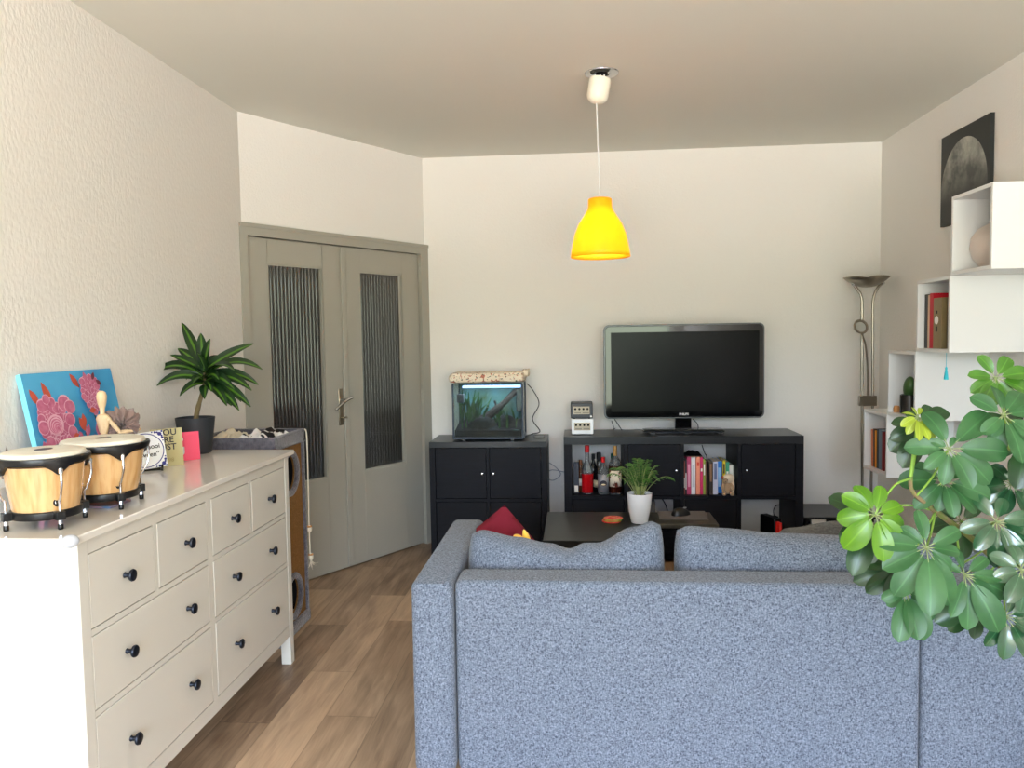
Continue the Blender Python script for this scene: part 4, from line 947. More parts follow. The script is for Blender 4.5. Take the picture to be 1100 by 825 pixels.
# ------------------------------------------------------------------ console dock in lower right cell
zc = TZL + .0008; xr = TX[3]
t = thing('console_dock', 'black game console dock with a bright red controller side in the lower right cell', 'game console', (1.25, 5.08, zc))
R = Matrix.Rotation(.35, 3, 'Z')
MB().obox((1.235, 5.10, zc + .095), (.055, .16, .19), R).build('dock', M_black, t, bevel=.006)
MB().obox((1.262, 5.008, zc + .088), (.020, .05, .172), R).build('red_controller', mat('neon_red', (236, 44, 40), .35), t, bevel=.005)
MB().obox(V((1.235, 5.10, zc + .10)) + R @ V((.036, -.002, .01)), (.014, .045, .16), R).build('screen_edge', M_black, t, bevel=.004)
MB().tube(bez([(1.27, 5.13, zc + .16), (1.265, 5.15, zc + .215), (1.29, 5.17, zc + .245), (1.34, 5.2, zc + .24)], 6), .003, 6).build('cable', M_cable, t)
heap(TX[3] + .005, 1.19, 5.0, 5.2, zc, .085, 6, 'cable_heap', M_dark, 'heap of black cables in the lower right cell beside the dock', 'cables')
# things in lower cell 2 behind the plant
MB_ = MB().box(.40, .50, 5.10, 5.2, zc, zc + .285)
tag(MB_.build('adapter_box', mat('grey_adapter', (92, 96, 104), .5), at=(.45, 5.15, zc), bevel=.003), 'grey upright box in the open lower cell behind the mouse', 'box')
tag(MB().tube(bez([(.53, 5.3, zc + .326), (.55, 5.2, zc + .29), (.58, 5.12, zc + .22), (.60, 5.1, zc + .01)], 6), .004, 6).build('lead_cable', M_cable, at=(.55, 5.2, zc)), 'black cable in the open lower cell above the mouse', 'cable')

# ------------------------------------------------------------------ dark low box beside the unit
t = thing('media_box', 'low black box with cables on the floor between shelf unit and floor lamp', 'box', (1.58, 5.2, 0))
MB().box(1.425, 1.80, 5.02, 5.38, 0, .235).build('casing', M_black, t, bevel=.006)
MB().box(1.42, 1.86, 5.0, 5.40, .275, .287).build('lid', M_black, t, bevel=.002)
for x in (1.43, 1.83):
    for y in (5.02, 5.36): MB().box(x, x + .02, y, y + .02, .235 if x < 1.6 else 0, .275).build('post', M_black, t)
tag(MB().box(1.47, 1.56, 5.03, 5.12, .2355, .268).build('paper_note', LW, at=(1.52, 5.08, .2355), bevel=.001), 'small white box lying on the low black box by the wall', 'box')
tag(MB().tube(bez([(1.58, 5.08, .245), (1.61, 5.03, .252), (1.66, 5.06, .262), (1.72, 5.02, .245), (1.79, 5.05, .25)], 6), .006, 6).build('loose_cable', M_black, at=(1.6, 5.05, .25)), 'black cable lying on the low black box', 'cable')

# ------------------------------------------------------------------ coffee table
t = thing('coffee_table', 'low black-brown coffee table behind the sofa carrying the white pot', 'coffee table', (.1, 4.1, 0))
MB().box(-.176, .375, 3.785, 4.415, .405, .45).build('tabletop', M_tabletop, t, bevel=.002)
for x in (-.17, .32):
    for y in (3.79, 4.36): MB().box(x, x + .05, y, y + .05, 0, .405).build('leg', M_blk, t, bevel=.002)
MB().box(-.12, .32, 3.82, 4.38, .15, .17).build('lower_shelf', M_blk, t)
t = thing('side_table', 'greyish low side table with dark drawer under the mouse pad', 'side table', (.55, 4.3, 0))
MB().box(.380, .735, 4.130, 4.415, .428, .45).build('tabletop', M_lifttop, t, bevel=.002)
MB().box(.390, .715, 4.17, 4.40, .28, .405).build('drawer_box', M_blk, t, bevel=.002)
MB().box(.40, .70, 4.18, 4.39, .405, .428).build('spacer', M_dark, t)
for x in (.39, .675):
    for y in (4.17, 4.36): MB().box(x, x + .04, y, y + .04, 0, .28).build('leg', M_blk, t, bevel=.002)
b = MB(); cs = [OZ(706, 549.5, .4505), OZ(757, 549.5, .4505), OZ(761, 558.5, .4505), OZ(709, 558, .4505)]
b.add([(p.x, p.y, .4505) for p in cs] + [(p.x, p.y, .4535) for p in cs], [(0, 3, 2, 1), (4, 5, 6, 7), (0, 1, 5, 4), (1, 2, 6, 5), (2, 3, 7, 6), (3, 0, 4, 7)])
tag(b.build('mouse_pad', mat('taupe_pad', (98, 92, 92), .8), at=(.58, 4.33, .4505)), 'taupe mouse pad lying on the greyish side table', 'mouse pad')
q = V((.565, 4.335, .4538)); t = thing('computer_mouse', 'black computer mouse lying on the taupe mouse pad', 'mouse', tuple(q))
b = MB(); n = 18; b.ell((0, 0, 0), (1, 1, 1), 20, 12); R = Matrix.Rotation(-1.15, 3, 'Z')
b.v = [q + R @ V((p.x * .034 * (1 - .1 * p.y), p.y * .058, max(0, p.z * .040 * (1 - .25 * p.y) + .0))) for p in b.v]
b.build('shell', M_black, t, smooth=60)
MB().obox(q + R @ V((0, .025, .037)), (.008, .02, .008), R).build('scroll_wheel', M_gcable, t, bevel=.003)
# watermelon coasters
q = V((.180, 4.19, .4505)); W1 = mat('coaster_red', (222, 66, 58), .5, var=((240, 150, 120), 60, (1, 1, 1), 2, .5, .6)); W2 = mat('coaster_green', (120, 160, 60), .5)
for k in range(3):
    t = thing('coaster', ['lowest watermelon-coloured round coaster of the stack on the coffee table', 'middle watermelon-coloured round coaster of the stack on the coffee table', 'topmost watermelon-coloured round coaster of the stack on the coffee table'][k], 'coaster', (q.x + .004 * k, q.y, q.z + .0062 * k))
    cc = V((q.x + .005 * k - .003, q.y + .004 * k, q.z + .0062 * k))
    MB().lathe([(.050, 0), (.051, .001), (.051, .005), (.047, .006), (0, .006)], cc, 32).build('disc', W1, t)
    b = MB(); b.lathe([(.0512, .0008), (.0518, .003), (.0512, .0052)], cc, 32, cap=False); b.build('rind', W2 if k else mat('coaster_red_edge', (196, 40, 44), .5), t)
# palm in white pot
q = V((.325, 4.165, .4505)); t = thing('potted_palm', 'little feathery palm in a tall white pot on the coffee table', 'plant', tuple(q))
MB().lathe([(.040, 0), (.044, .003), (.058, .07), (.067, .155), (.067, .16), (.061, .16), (.059, .142), (0, .142)], q, 36).build('pot', M_wpot, t)
MB().lathe([(.0588, .142), (0, .146)], q, 20, cap=False).build('soil', M_soil, t)
M_palm = leaf_mat('palm_green', (54, 96, 40), (84, 132, 56), None, .5); M_stalk = mat('pale_stalk', (150, 160, 96), .6)
for k in range(44):
    a = random.uniform(0, 2 * PI); rr = random.uniform(.02, .115) if k > 2 else .16; hh = random.uniform(.07, .19)
    if k == 0: a, rr, hh = .05, .17, .10
    b0 = q + V((.018 * math.cos(a), .018 * math.sin(a), .14)); tip = q + V((rr * math.cos(a), rr * math.sin(a) * .8, .14 + hh))
    mid = b0.lerp(tip, .55) + V((0, 0, .045 + rr * .2)); pts = [(b0 * (1 - s_) ** 2 + mid * 2 * s_ * (1 - s_) + tip * s_ * s_) for s_ in [i / 9 for i in range(10)]]
    L_ = Leaves(); L_.rod(pts, [.0016] * 7 + [.0009] * 3, 1)
    for i in range(3, 10):
        tn = (pts[min(i + 1, 9)] - pts[i - 1]).normalized(); sd_ = tn.cross(V((0, 0, 1))); sd_ = sd_.normalized() if sd_.length > .1 else V((1, 0, 0))
        for s_ in (-1, 1):
            d_ = (sd_ * s_ + tn * .8 - V((0, 0, .35))).normalized(); ll = .034 * (1 - .04 * abs(i - 6))
            L_.blade([pts[i], pts[i] + d_ * ll * .5, pts[i] + d_ * ll - V((0, 0, .004))], .0042, V((0, -.5, 1)), lambda u: math.sin(PI * min(1, u * .8 + .15)) ** .7, .1)
    L_.build('frond', [M_palm, M_stalk], t)

# ------------------------------------------------------------------ sofa
SY = 2.405
t = thing('sofa', 'large blue-grey fabric sofa seen from behind', 'sofa', (.5, 2.9, 0))
def soft(x0, x1, y0, y1, z0, z1, r_, name, m=M_sofa, par=None, dome=0):
    b = MB(); b.box(x0, x1, y0, y1, z0, z1); o = b.build(name, m, par or t)
    bv = o.modifiers.new('b', 'BEVEL'); bv.width = r_; bv.segments = 5
    return o
soft(-.394, 1.031, SY, SY + .15, .06, .683, .022, 'backrest')
soft(1.035, 1.98, SY, SY + .15, .06, .683, .022, 'backrest')
# arm with rounded front end
b = MB(); xa, xb_ = -.532, -.398; pr = [(SY - .02, .06)]
yz = [(SY - .02, .06), (SY - .02, .66), (SY - .012, .677), (SY + .004, .684)]
for k in range(9): a = PI / 2 * (1 - k / 8); yz.append((3.22 + .10 * math.cos(a), .584 + .10 * math.sin(a)))
yz.append((3.32, .06)); n = len(yz)
b.add([(xa, y, z) for y, z in yz] + [(xb_, y, z) for y, z in yz], [tuple(range(n)), tuple(range(2 * n - 1, n - 1, -1))] + [(k, n + k, n + (k + 1) % n, (k + 1) % n) for k in range(n)])
o = b.build('armrest', M_sofa, t); bv = o.modifiers.new('b', 'BEVEL'); bv.width = .025; bv.segments = 4; bv.limit_method = 'ANGLE'; bv.angle_limit = math.radians(45)
soft(-.396, 1.98, SY + .152, 3.28, .08, .30, .02, 'seat_base')
soft(-.394, .32, SY + .155, 3.29, .302, .45, .04, 'seat_cushion'); soft(.322, 1.03, SY + .155, 3.29, .302, .45, .04, 'seat_cushion'); soft(1.034, 1.98, SY + .155, 3.70, .302, .45, .04, 'seat_cushion')
soft(1.034, 1.98, 3.285, 3.72, .08, .30, .02, 'chaise_base')
for x in (-.48, .7, 1.9):
    for y in (SY + .06, 3.2): MB().lathe([(.018, 0), (.022, .075)], (x, y, 0), 14).build('foot', M_black, t)
def cushion(x0, x1, yc, zb, topf, T, seed, label, m=M_sofa, name='back_cushion', lean=.12, at=None):
    nx, nz = 44, 22; vs = []; fs = []
    for side in (-1, 1):
        for i in range(nx + 1):
            for j in range(nz + 1):
                u, v_ = i / nx, j / nz
                x = x0 + (x1 - x0) * u; zt_ = topf(u) if name == 'loose_cushion' else 1.45 - (1.45 - topf(u)) * 1.055; z = zb + (zt_ - zb) * v_
                e = (max(0, 1 - abs(2 * u - 1) ** 5) ** .5) * (max(0, 1 - abs(2 * v_ - 1) ** 4) ** .5)
                th = T * e * (1 + .10 * noise.noise(V((u * 3, v_ * 2.5, seed + side)))) + .010 * noise.noise(V((u * 9, v_ * 5, seed * 2 + side))) * e
                # rounded outline corners
                cx_ = (u - .5) * 2; cz_ = (v_ - .5) * 2; k = 1 - .035 * (abs(cx_) ** 4) * (abs(cz_) ** 4)
                vs.append(((x0 + x1) / 2 + (x - (x0 + x1) / 2) * k, yc + side * th + lean * (z - zb), z))
    N1 = (nx + 1) * (nz + 1)
    for s_ in (0, 1):
        for i in range(nx):
            for j in range(nz): a = s_ * N1 + i * (nz + 1) + j; q = (a, a + nz + 1, a + nz + 2, a + 1); fs.append(q if not s_ else q[::-1])
    b = MB().add(vs, fs); o = b.build(name, m, at=((x0 + x1) / 2, yc, zb), smooth=60)
    w_ = o.modifiers.new('w', 'WELD'); w_.merge_threshold = .0015
    return tag(o, label, 'cushion')
def interp(pts):
    def f_(u):
        for (a, za), (b_, zb_) in zip(pts, pts[1:]):
            if u <= b_: s_ = (u - a) / (b_ - a); s_ = s_ * s_ * (3 - 2 * s_); return za + (zb_ - za) * s_
        return pts[-1][1]
    return f_
yc = SY + .155 + .09
cushion(-.385, .292, yc, .4525, interp([(0, .80), (.06, .812), (.25, .790), (.42, .770), (.52, .752), (.60, .772), (.66, .772), (.85, .824), (.95, .842), (1, .83)]), .085, 1, 'plump blue-grey back cushion at the left of the sofa with a sagging middle', at=0)
cushion(.325, 1.045, yc, .4525, interp([(0, .815), (.06, .828), (.2, .822), (.5, .806), (.8, .80), (1, .79)]), .085, 5, 'plump blue-grey back cushion in the middle of the sofa')
cushion(1.05, 1.75, yc + .02, .4525, interp([(0, .78), (.1, .79), (.6, .79), (1, .78)]), .085, 8, 'blue-grey back cushion at the right of the sofa behind the umbrella plant')
cushion(.70, 1.30, 3.02, .452, interp([(0, .60), (.2, .69), (.5, .715), (.8, .71), (1, .62)]), .075, 11, 'flatter warm grey cushion lying behind the middle and right back cushions', m=M_sofa2, name='loose_cushion', lean=.3)
# burgundy pillow, pointing corner up
b = MB(); cx, cy, cz = -.300, 2.93, .628; n = 24; vs = []; fs = []; Rp = Matrix.Rotation(PI / 4 + .08, 3, 'Y')
for side in (-1, 1):
    for i in range(n + 1):
        for j in range(n + 1):
            u, v_ = 2 * i / n - 1, 2 * j / n - 1; e = (max(0, 1 - u * u) * max(0, 1 - v_ * v_)) ** .42
            pu = 1 - .10 * (1 - v_ * v_); pv = 1 - .10 * (1 - u * u)
            p = Rp @ V((u * .134 * pv, 0, v_ * .134 * pu)); p.y += side * .055 * e + .006 * noise.noise(V((u * 3, v_ * 3, side))) * e
            vs.append((max(-.394, cx + p.x), cy + p.y + .25 * p.z, cz + p.z * .92))
N1 = (n + 1) ** 2
for s_ in (0, 1):
    for i in range(n):
        for j in range(n): a = s_ * N1 + i * (n + 1) + j; fs.append((a, a + 1, a + n + 2, a + n + 1))
tag(b.add(vs, fs).build('throw_pillow', M_red, at=(cx, cy, cz - .2), smooth=60), 'burgundy throw pillow standing on its corner at the left end of the sofa', 'pillow')
# yellow plush
c = OY(567, 588, 2.80); t = thing('yellow_plush_toy', 'yellow plush toy with an upright ear peeking over the left sofa cushion', 'plush toy', (c.x, c.y, .4505))
MB().ell((c.x, c.y + .03, .562), (.055, .05, .11)).build('body', M_yel, t); MB().ell((c.x - .004, c.y, .665), (.048, .04, .040)).build('head', M_yel, t)
e1 = OY(562.5, 569, 2.80); b1 = OY(566, 588, 2.80); R = basis((1, 0, .1), (0, 1, 0))
MB().tube(bez([b1, b1.lerp(e1, .5) + V((.004, 0, 0)), e1], 5), [.014, .016, .0165, .016, .0155, .0145, .013, .011, .0085, .006, .002], 12).build('ear', M_yel, t)
e1 = OY(552, 575, 2.80); b1 = OY(560, 586, 2.80)
MB().tube(bez([b1, b1.lerp(e1, .5) + V((.0, 0, .006)), e1], 5), [.018, .02, .021, .021, .020, .018, .016, .013, .010, .007, .003], 12).build('ear', M_yel, t)

# ------------------------------------------------------------------ pendant lamp
pc = V((.120, 3.83, 0)); t = thing('pendant_lamp', 'yellow bell-shaped pendant lamp hanging from the ceiling on a white cord', 'lamp', (.12, 3.83, HC))
MB().lathe([(.082, 2.6985), (.080, 2.694), (.040, 2.692), (.030, 2.699)], pc + V((.014, 0, 0)), 32, cap=False).build('ceiling_plate', M_chrome, t)
MB().lathe([(.004, 2.69), (.030, 2.689), (.030, 2.6985)], pc + V((.012, 0, 0)), 16).build('ceiling_hole', M_dark, t)
for x in (-.014, .006, .022): MB().tube(bez([(pc.x + x, 3.825, 2.696), (pc.x + x * 1.2, 3.823, 2.684), (pc.x + x * .8, 3.825, 2.668)], 4), .003, 6).build('ceiling_wire', M_white, t)
Rc = Matrix.Rotation(math.radians(10), 3, 'Y') @ Matrix.Rotation(.06, 3, 'X')
MB().lathe([(.012, -.118), (.030, -.114), (.047, -.100), (.052, -.082), (.053, -.010), (.050, 0), (0, .002)], pc + V((.008, 0, 2.674)), 32, R=Rc).build('canopy', mat('canopy_cream', (238, 232, 214), .4), t)
MB().tube([(pc.x - .012, 3.83, 2.57), (pc.x - .008, 3.83, 2.4), (pc.x, 3.83, 2.10)], .0028, 8).build('cord', M_white, t)
def shade_mat():
    m = bpy.data.materials.new('yellow_opal_shade'); m.use_nodes = True; N = m.node_tree.nodes; L = m.node_tree.links; p = N['Principled BSDF']
    p.inputs['Base Color'].default_value = lin((252, 198, 44)); p.inputs['Roughness'].default_value = .35
    tr = N.new('ShaderNodeBsdfTranslucent'); tr.inputs[0].default_value = lin((255, 212, 56)); ms = N.new('ShaderNodeMixShader'); ms.inputs[0].default_value = .6
    L.new(p.outputs[0], ms.inputs[1]); L.new(tr.outputs[0], ms.inputs[2]); L.new(ms.outputs[0], N['Material Output'].inputs[0]); return m
pr = [(.050, 2.108), (.056, 2.104), (.057, 2.07), (.060, 2.055), (.080, 2.022), (.104, 1.985), (.122, 1.94), (.134, 1.89), (.141, 1.85), (.1435, 1.828)]
b = MB(); b.lathe(pr, pc, 56, cap=False); sh = b.build('lamp_shade', shade_mat(), t, smooth=70)
s_ = sh.modifiers.new('t', 'SOLIDIFY'); s_.thickness = .003; s_.offset = -1
MB().lathe([(0, 2.106), (.051, 2.106), (.051, 2.1035), (0, 2.1035)], pc, 32).build('shade_collar', mat('collar_cream', (246, 214, 160), .4), t)
MB().lathe([(.018, 2.04), (.018, 2.10)], pc, 18).build('socket', M_white, t)
MB().ell((pc.x, 3.83, 1.985), (.028, .028, .040), 18, 12).build('bulb', mat('bulb_glow', (255, 236, 200), .4, emit=((255, 214, 150), 14)), t)
pl = bpy.data.lights.new('bulb_light', 'POINT'); pl.energy = 6; pl.color = (1, .80, .5); pl.shadow_soft_size = .035
po = bpy.data.objects.new('bulb_light', pl); C.objects.link(po); po.location = (pc.x, 3.83, 1.93)

# ------------------------------------------------------------------ floor lamp
t = thing('floor_lamp', 'brushed metal uplighter floor lamp with a small reading light in the back corner', 'floor lamp', (1.85, 5.2, 0))
MB().lathe([(.14, 0), (.14, .018), (.13, .024), (.02, .03)], (1.85, 5.2, 0), 36).build('base', M_nickel, t)
pL = [OY(927, 560, 5.2), OY(926, 432, 5.2), OY(926, 340, 5.2), OY(925.5, 320, 5.2), OY(921, 311, 5.2), OY(916, 305, 5.2)]
pL[0] = V((pL[0].x, 5.2, .03)); MB().tube(bez(pL, 5), .0085, 10).build('pole', M_nickel, t)
pR = [OY(935.5, 560, 5.2), OY(936.5, 470, 5.2), OY(937.5, 432, 5.2), OY(937.5, 340, 5.2), OY(938.5, 320, 5.2), OY(943, 309, 5.2), OY(948, 304, 5.2)]
pR[0] = V((pR[1].x, 5.2, .03)); MB().tube(bez(pR, 5), .0085, 10).build('pole', M_nickel, t)
MB().box(pL[1].x - .022, pR[2].x + .022, 5.185, 5.215, OY(930, 436, 5.2).z, OY(930, 425, 5.2).z).build('clamp', M_nickel, t, bevel=.004)
for p in (pL[-1], pR[-1]): MB().ell(p + V((0, -.005, .0)), (.012,) * 3, 12, 8).build('bolt', M_chrome, t)
cb = OY(931, 300, 5.2); b = MB()
pr = [(.0, -.048), (.03, -.046), (.07, -.034), (.11, -.008), (.138, .016)]
b.lathe(pr, (cb.x, 5.2, cb.z), 40, cap=False); o = b.build('bowl_shade', M_nickel, t); s_ = o.modifiers.new('t', 'SOLIDIFY'); s_.thickness = .004
ra = [OY(932, 432, 5.2), OY(932, 400, 5.17), OY(930, 372, 5.14), OY(927, 362, 5.12), OY(925, 354, 5.11)]
MB().tube(bez(ra, 6), .006, 8).build('reading_arm', M_nickel, t)
rc = OY(924.5, 351, 5.09); Rr = basis((.97, .2, 0), (0, .35, .93))
hd = MB().lathe([(.012, -.045), (.030, -.030), (.046, -.004), (.049, .004), (.046, .009), (.036, .006), (.033, 0)], rc, 28, R=Rr, cap=False).build('reading_head', M_nickel, t)
MB().lathe([(0, .001), (.034, .001), (.034, -.002)], rc, 24, R=Rr, cap=False).build('lens', mat('frosted_lens', (176, 176, 170), .3), t)

# ------------------------------------------------------------------ wall cubes
M_edge = mat('cube_edge', (224, 216, 206), .5)
CX0 = 1.68
def cube(y0, z0, label):
    s_ = .348; tk = .016; y1, z1 = y0 + s_, z0 + s_
    t = thing('wall_cube_shelf', label, 'shelf', (1.855, y0 + s_ / 2, z0), 'staggered white cube shelves on the right wall')
    x0, x1 = CX0, XR - .0005
    MB().box(x0, x1, y0, y0 + tk, z0, z1).build('side_panel', M_white, t, bevel=.001); MB().box(x0, x1, y1 - tk, y1, z0, z1).build('side_panel', M_white, t, bevel=.001)
    MB().box(x0, x1, y0 + tk, y1 - tk, z1 - tk, z1).build('top_panel', M_white, t, bevel=.001); MB().box(x0, x1, y0 + tk, y1 - tk, z0, z0 + tk).build('bottom_panel', M_white, t, bevel=.001)
    MB().box(x1 - .01, x1, y0 + tk, y1 - tk, z0 + tk, z1 - tk).build('back_panel', M_white, t)
    return z0 + tk + .0008
Y4 = [3.343, 3.692, 4.041, 4.390]; Z4 = [1.695, 1.346, .997, .648]
f1 = cube(Y4[0], Z4[0], 'topmost and nearest white wall cube holding a pinkish round vase')
f2 = cube(Y4[1], Z4[1], 'second highest white wall cube holding red and olive books')
f3 = cube(Y4[2], Z4[2], 'third white wall cube from the top with a small potted cactus')
f4 = cube(Y4[3], Z4[3], 'lowest white wall cube holding a row of slim books beside the floor lamp')
b = MB(); q = V((1.83, 3.615, f1)); 
b.lathe([(.03, 0), (.055, .012), (.085, .05), (.098, .095), (.092, .14), (.068, .178), (.03, .198), (.022, .204), (.024, .212)], q, 36)
tag(b.build('round_vase', mat('pinkish_ceramic', (206, 194, 184), .45), at=tuple(q)), 'pinkish round ceramic vase inside the topmost wall cube', 'vase')
def ybook(y, th, h, dep, col, label, z, x=CX0 + .03, tilt=0):
    c = V((x, y, z)); X = Matrix.Translation(c) @ Matrix.Rotation(tilt, 4, 'X'); t = thing('book', label, 'book', tuple(c))
    MB(X).box(0, dep, 0, .0018, 0, h).box(0, dep, th - .0018, th, 0, h).box(0, .0018, .0018, th - .0018, 0, h).build('cover', mat('cover_%d_%d_%d' % col, col, .45), t, bevel=.0004)
    MB(X).box(.002, dep - .003, .0019, th - .0019, .003, h - .003).build('pages', mat('paper', (226, 216, 196), .9), t)
    return t
ybook(3.984, .034, .262, .18, (30, 32, 38), 'black book at the far side of the second wall cube', f2)
ybook(3.963, .020, .258, .18, (196, 170, 142), 'slim tan book beside the black one in the second wall cube', f2)
ybook(3.924, .038, .265, .22, (190, 22, 42), 'tall red book showing above the olive one in the second wall cube', f2)
t = ybook(3.838, .085, .240, .19, (140, 124, 88), 'thick olive-gold book with a white oval emblem on its spine in the second wall cube', f2)
R = basis((0, -1, 0), (0, 0, 1)); pp = V((CX0 + .0295, 3.888, f2 + .135)); MB().lathe([(0, .0008), (.020, .0008), (.0205, 0)], pp, 24, R=R, cap=False).build('oval_emblem', PW, t)
for za, zb_ in ((.080, .105), (.165, .180)): MB().box(CX0 + .0290, CX0 + .0298, 3.880, 3.896, f2 + za, f2 + zb_).build('spine_print', PD, t)
ybook(3.770, .060, .236, .17, (84, 74, 60), 'dark brown book at the near side of the second wall cube', f2, x=CX0 + .05)
# cactus pot
q = V((1.80, 4.15, f3)); t = thing('potted_cactus', 'small green cactus in a dark glass pot in the third wall cube', 'plant', (1.748, 4.262, f3))
c = V((1.748, 4.262, f3)); MB().lathe([(.046, 0), (.050, .004), (.050, .098), (.046, .10), (.045, .085), (0, .085)], c, 28).build('pot', mat('smoked_glass_pot', (40, 38, 36), .15), t)
b = MB(); b.ell((c.x, c.y + .012, c.z + .135), (.028, .042, .062), 16, 10, R=Matrix.Rotation(.25, 3, 'X')); b.build('pad', leaf_mat('cactus_green', (56, 92, 44), (78, 116, 58)), t)
b = MB(); b.lathe([(.016, 0), (.017, .02), (.012, .034), (0, .036)], (1.712, 4.345, f3), 14)
tag(b.build('wooden_cork', M_amber, at=(1.712, 4.345, f3)), 'tiny orange-brown wooden ornament at the far side of the third wall cube', 'ornament')
for y, th, h, col, lb_, ti in ((4.668, .024, .215, (206, 120, 74), 'orange book leaning at the far side of the lowest wall cube', -.05),
                               (4.644, .018, .222, (70, 46, 40), 'slim dark brown book right of the orange one in the lowest wall cube', -.04),
                               (4.618, .020, .214, (232, 150, 30), 'yellow-orange book in the middle of the lowest wall cube', -.03),
                               (4.588, .026, .226, (22, 22, 28), 'black book right of the yellow-orange one in the lowest wall cube', 0),
                               (4.541, .044, .226, (104, 124, 144), 'blue-grey book in the lowest wall cube', 0),
                               (4.512, .026, .220, (128, 40, 44), 'dark red book at the near side of the lowest wall cube', 0)):
    ybook(y, th, h, .20, col, lb_, f4, tilt=ti)
t = thing('blue_tassel', 'turquoise tassel hanging on a thread below the second wall cube', 'tassel', (1.674, 3.72, 1.35))
q2 = OX(1016.5, 396, 1.683); q1 = V((1.683, q2.y, 1.3455)); M_turq = mat('turquoise_thread', (52, 186, 206), .7)
MB().tube([q1, q2], .0012, 6).build('thread', M_turq, t)
MB().lathe([(.003, 0), (.005, -.006), (.0045, -.012), (.009, -.045), (.010, -.058), (0, -.059)], q2 + V((0, 0, .008)), 12).build('fringe', M_turq, t)

# moon picture
def moon_mat():
    m = bpy.data.materials.new('moon_print'); m.use_nodes = True; N = m.node_tree.nodes; L = m.node_tree.links; p = N['Principled BSDF']; p.inputs['Roughness'].default_value = .55
    tc = N.new('ShaderNodeTexCoord'); mp = N.new('ShaderNodeMapping'); mp.inputs['Scale'].default_value = (0.001, 1, 1); L.new(tc.outputs['Object'], mp.inputs[0])
    n = N.new('ShaderNodeTexNoise'); n.inputs['Scale'].default_value = 5.5; n.inputs['Detail'].default_value = 7; n.inputs['Roughness'].default_value = .6; L.new(mp.outputs[0], n.inputs['Vector'])
    r_ = N.new('ShaderNodeValToRGB'); e = r_.color_ramp.elements; e[0].position = .36; e[0].color = lin((92, 94, 90)); e[1].position = .66; e[1].color = lin((205, 203, 192)); L.new(n.outputs[0], r_.inputs[0])
    sp = N.new('ShaderNodeSeparateXYZ'); L.new(tc.outputs['Object'], sp.inputs[0])
    mr = N.new('ShaderNodeMapRange'); mr.interpolation_type = 'SMOOTHSTEP'; mr.inputs[1].default_value = .10; mr.inputs[2].default_value = .36; L.new(sp.outputs[2], mr.inputs[0])
    mx = N.new('ShaderNodeMix'); mx.data_type = 'RGBA'; mx.inputs['A'].default_value = lin((40, 41, 40)); L.new(r_.outputs[0], mx.inputs['B']); L.new(mr.outputs[0], mx.inputs['Factor']); L.new(mx.outputs['Result'], p.inputs['Base Color'])
    return m
b = MB(); y0, y1, z0, z1 = 4.03, 4.54, 2.015, 2.497
b.box(2.008, 2.028, y0, y1, z0, z1, 0)
n = 60; cy_, cz_, ry_, rz_ = 4.292, 2.185, .244, .258
ring = [(2.0074, cy_ + ry_ * math.cos(2 * PI * k / n), cz_ + rz_ * math.sin(2 * PI * k / n)) for k in range(n)]
ring = [(x, min(max(y, y0 + .002), y1 - .002), max(z, z0 + .002)) for x, y, z in ring]
b.add([(2.0074, cy_, cz_)] + ring, [(0, 1 + k, 1 + (k + 1) % n) for k in range(n)], 1)
tag(b.build('moon_picture', [mat('picture_black', (36, 38, 38), .5), moon_mat()], at=(2.02, 4.285, z0), recalc=False), 'square black and white picture of the moon on the right wall', 'picture')

# ------------------------------------------------------------------ umbrella plant
pp = V((1.50, 1.98, 0))
t = thing('umbrella_plant', 'large umbrella plant with glossy leaf whorls in front of the sofa at the right', 'plant', tuple(pp))
MB().lathe([(.13, 0), (.14, .01), (.175, .27), (.18, .30), (.168, .30), (.165, .27), (0, .27)], pp, 40).build('pot', M_wpot, t)
MB().lathe([(.165, .27), (0, .28)], pp, 24, cap=False).build('soil', M_soil, t)
LM = leaf_mat('umbrella_leaf', (40, 82, 44), (58, 102, 58), None, .38, .4)
LL = leaf_mat('umbrella_leaf_lime', (66, 114, 14), (90, 134, 24), None, .3, .5)
LK = leaf_mat('umbrella_leaf_deep', (26, 58, 28), (36, 72, 34), None, .3, .5)
LG = leaf_mat('umbrella_leaf_glossy', (34, 72, 44), (48, 90, 58), None, .16, .9)
LY = leaf_mat('umbrella_leaf_young', (120, 142, 34), (142, 160, 48), None, .35, .5)
LB_ = leaf_mat('umbrella_leaf_bright', (58, 106, 30), (80, 128, 38), None, .3, .5)
M_pet = mat('leaf_stalk', (128, 142, 98), .5); M_bark = mat('green_bark', (104, 116, 58), .7, var=((120, 104, 74), 30, (1, 1, 1), 3, .4, .6)); M_gstem = mat('green_stem', (120, 158, 62), .5)
prof = lambda s_: max(0, s_) ** .78 * max(0, 1 - s_) ** .56 / .405
def whorl(px, py, Y, lv, lm, k=.55, wr=.235, gap=.16, droop=.14, stalk=None):
    c = OY(px, py, Y); sc = Y / F * 1.0
    L_ = Leaves(); nrm = V((0, -1, k)).normalized()
    for ang, ln in lv:
        a = math.radians(ang); l = ln * sc; d_ = V((math.cos(a), 0, math.sin(a))); d_.y = k * d_.z * .8 + random.uniform(-.22, .22); d0 = d_
        cv = random.uniform(.32, .55)
        pts = []
        for i in range(12):
            s_ = gap + (1 - gap) * i / 11; pts.append(c + d0 * (l * s_) + nrm * (l * (.30 * s_ - cv * s_ * s_)))
        L_.rod([c, pts[0], pts[1]], [.0012, .0011, .0008], 1)
        nn = (nrm + V((random.uniform(-.35, .35), 0, random.uniform(-.3, .3)))).normalized()
        L_.blade(pts, l * wr * random.uniform(.88, 1.06), nn, prof, .24)
    L_.build('leaf_whorl', [lm, M_pet], t)
    return c
W = {}
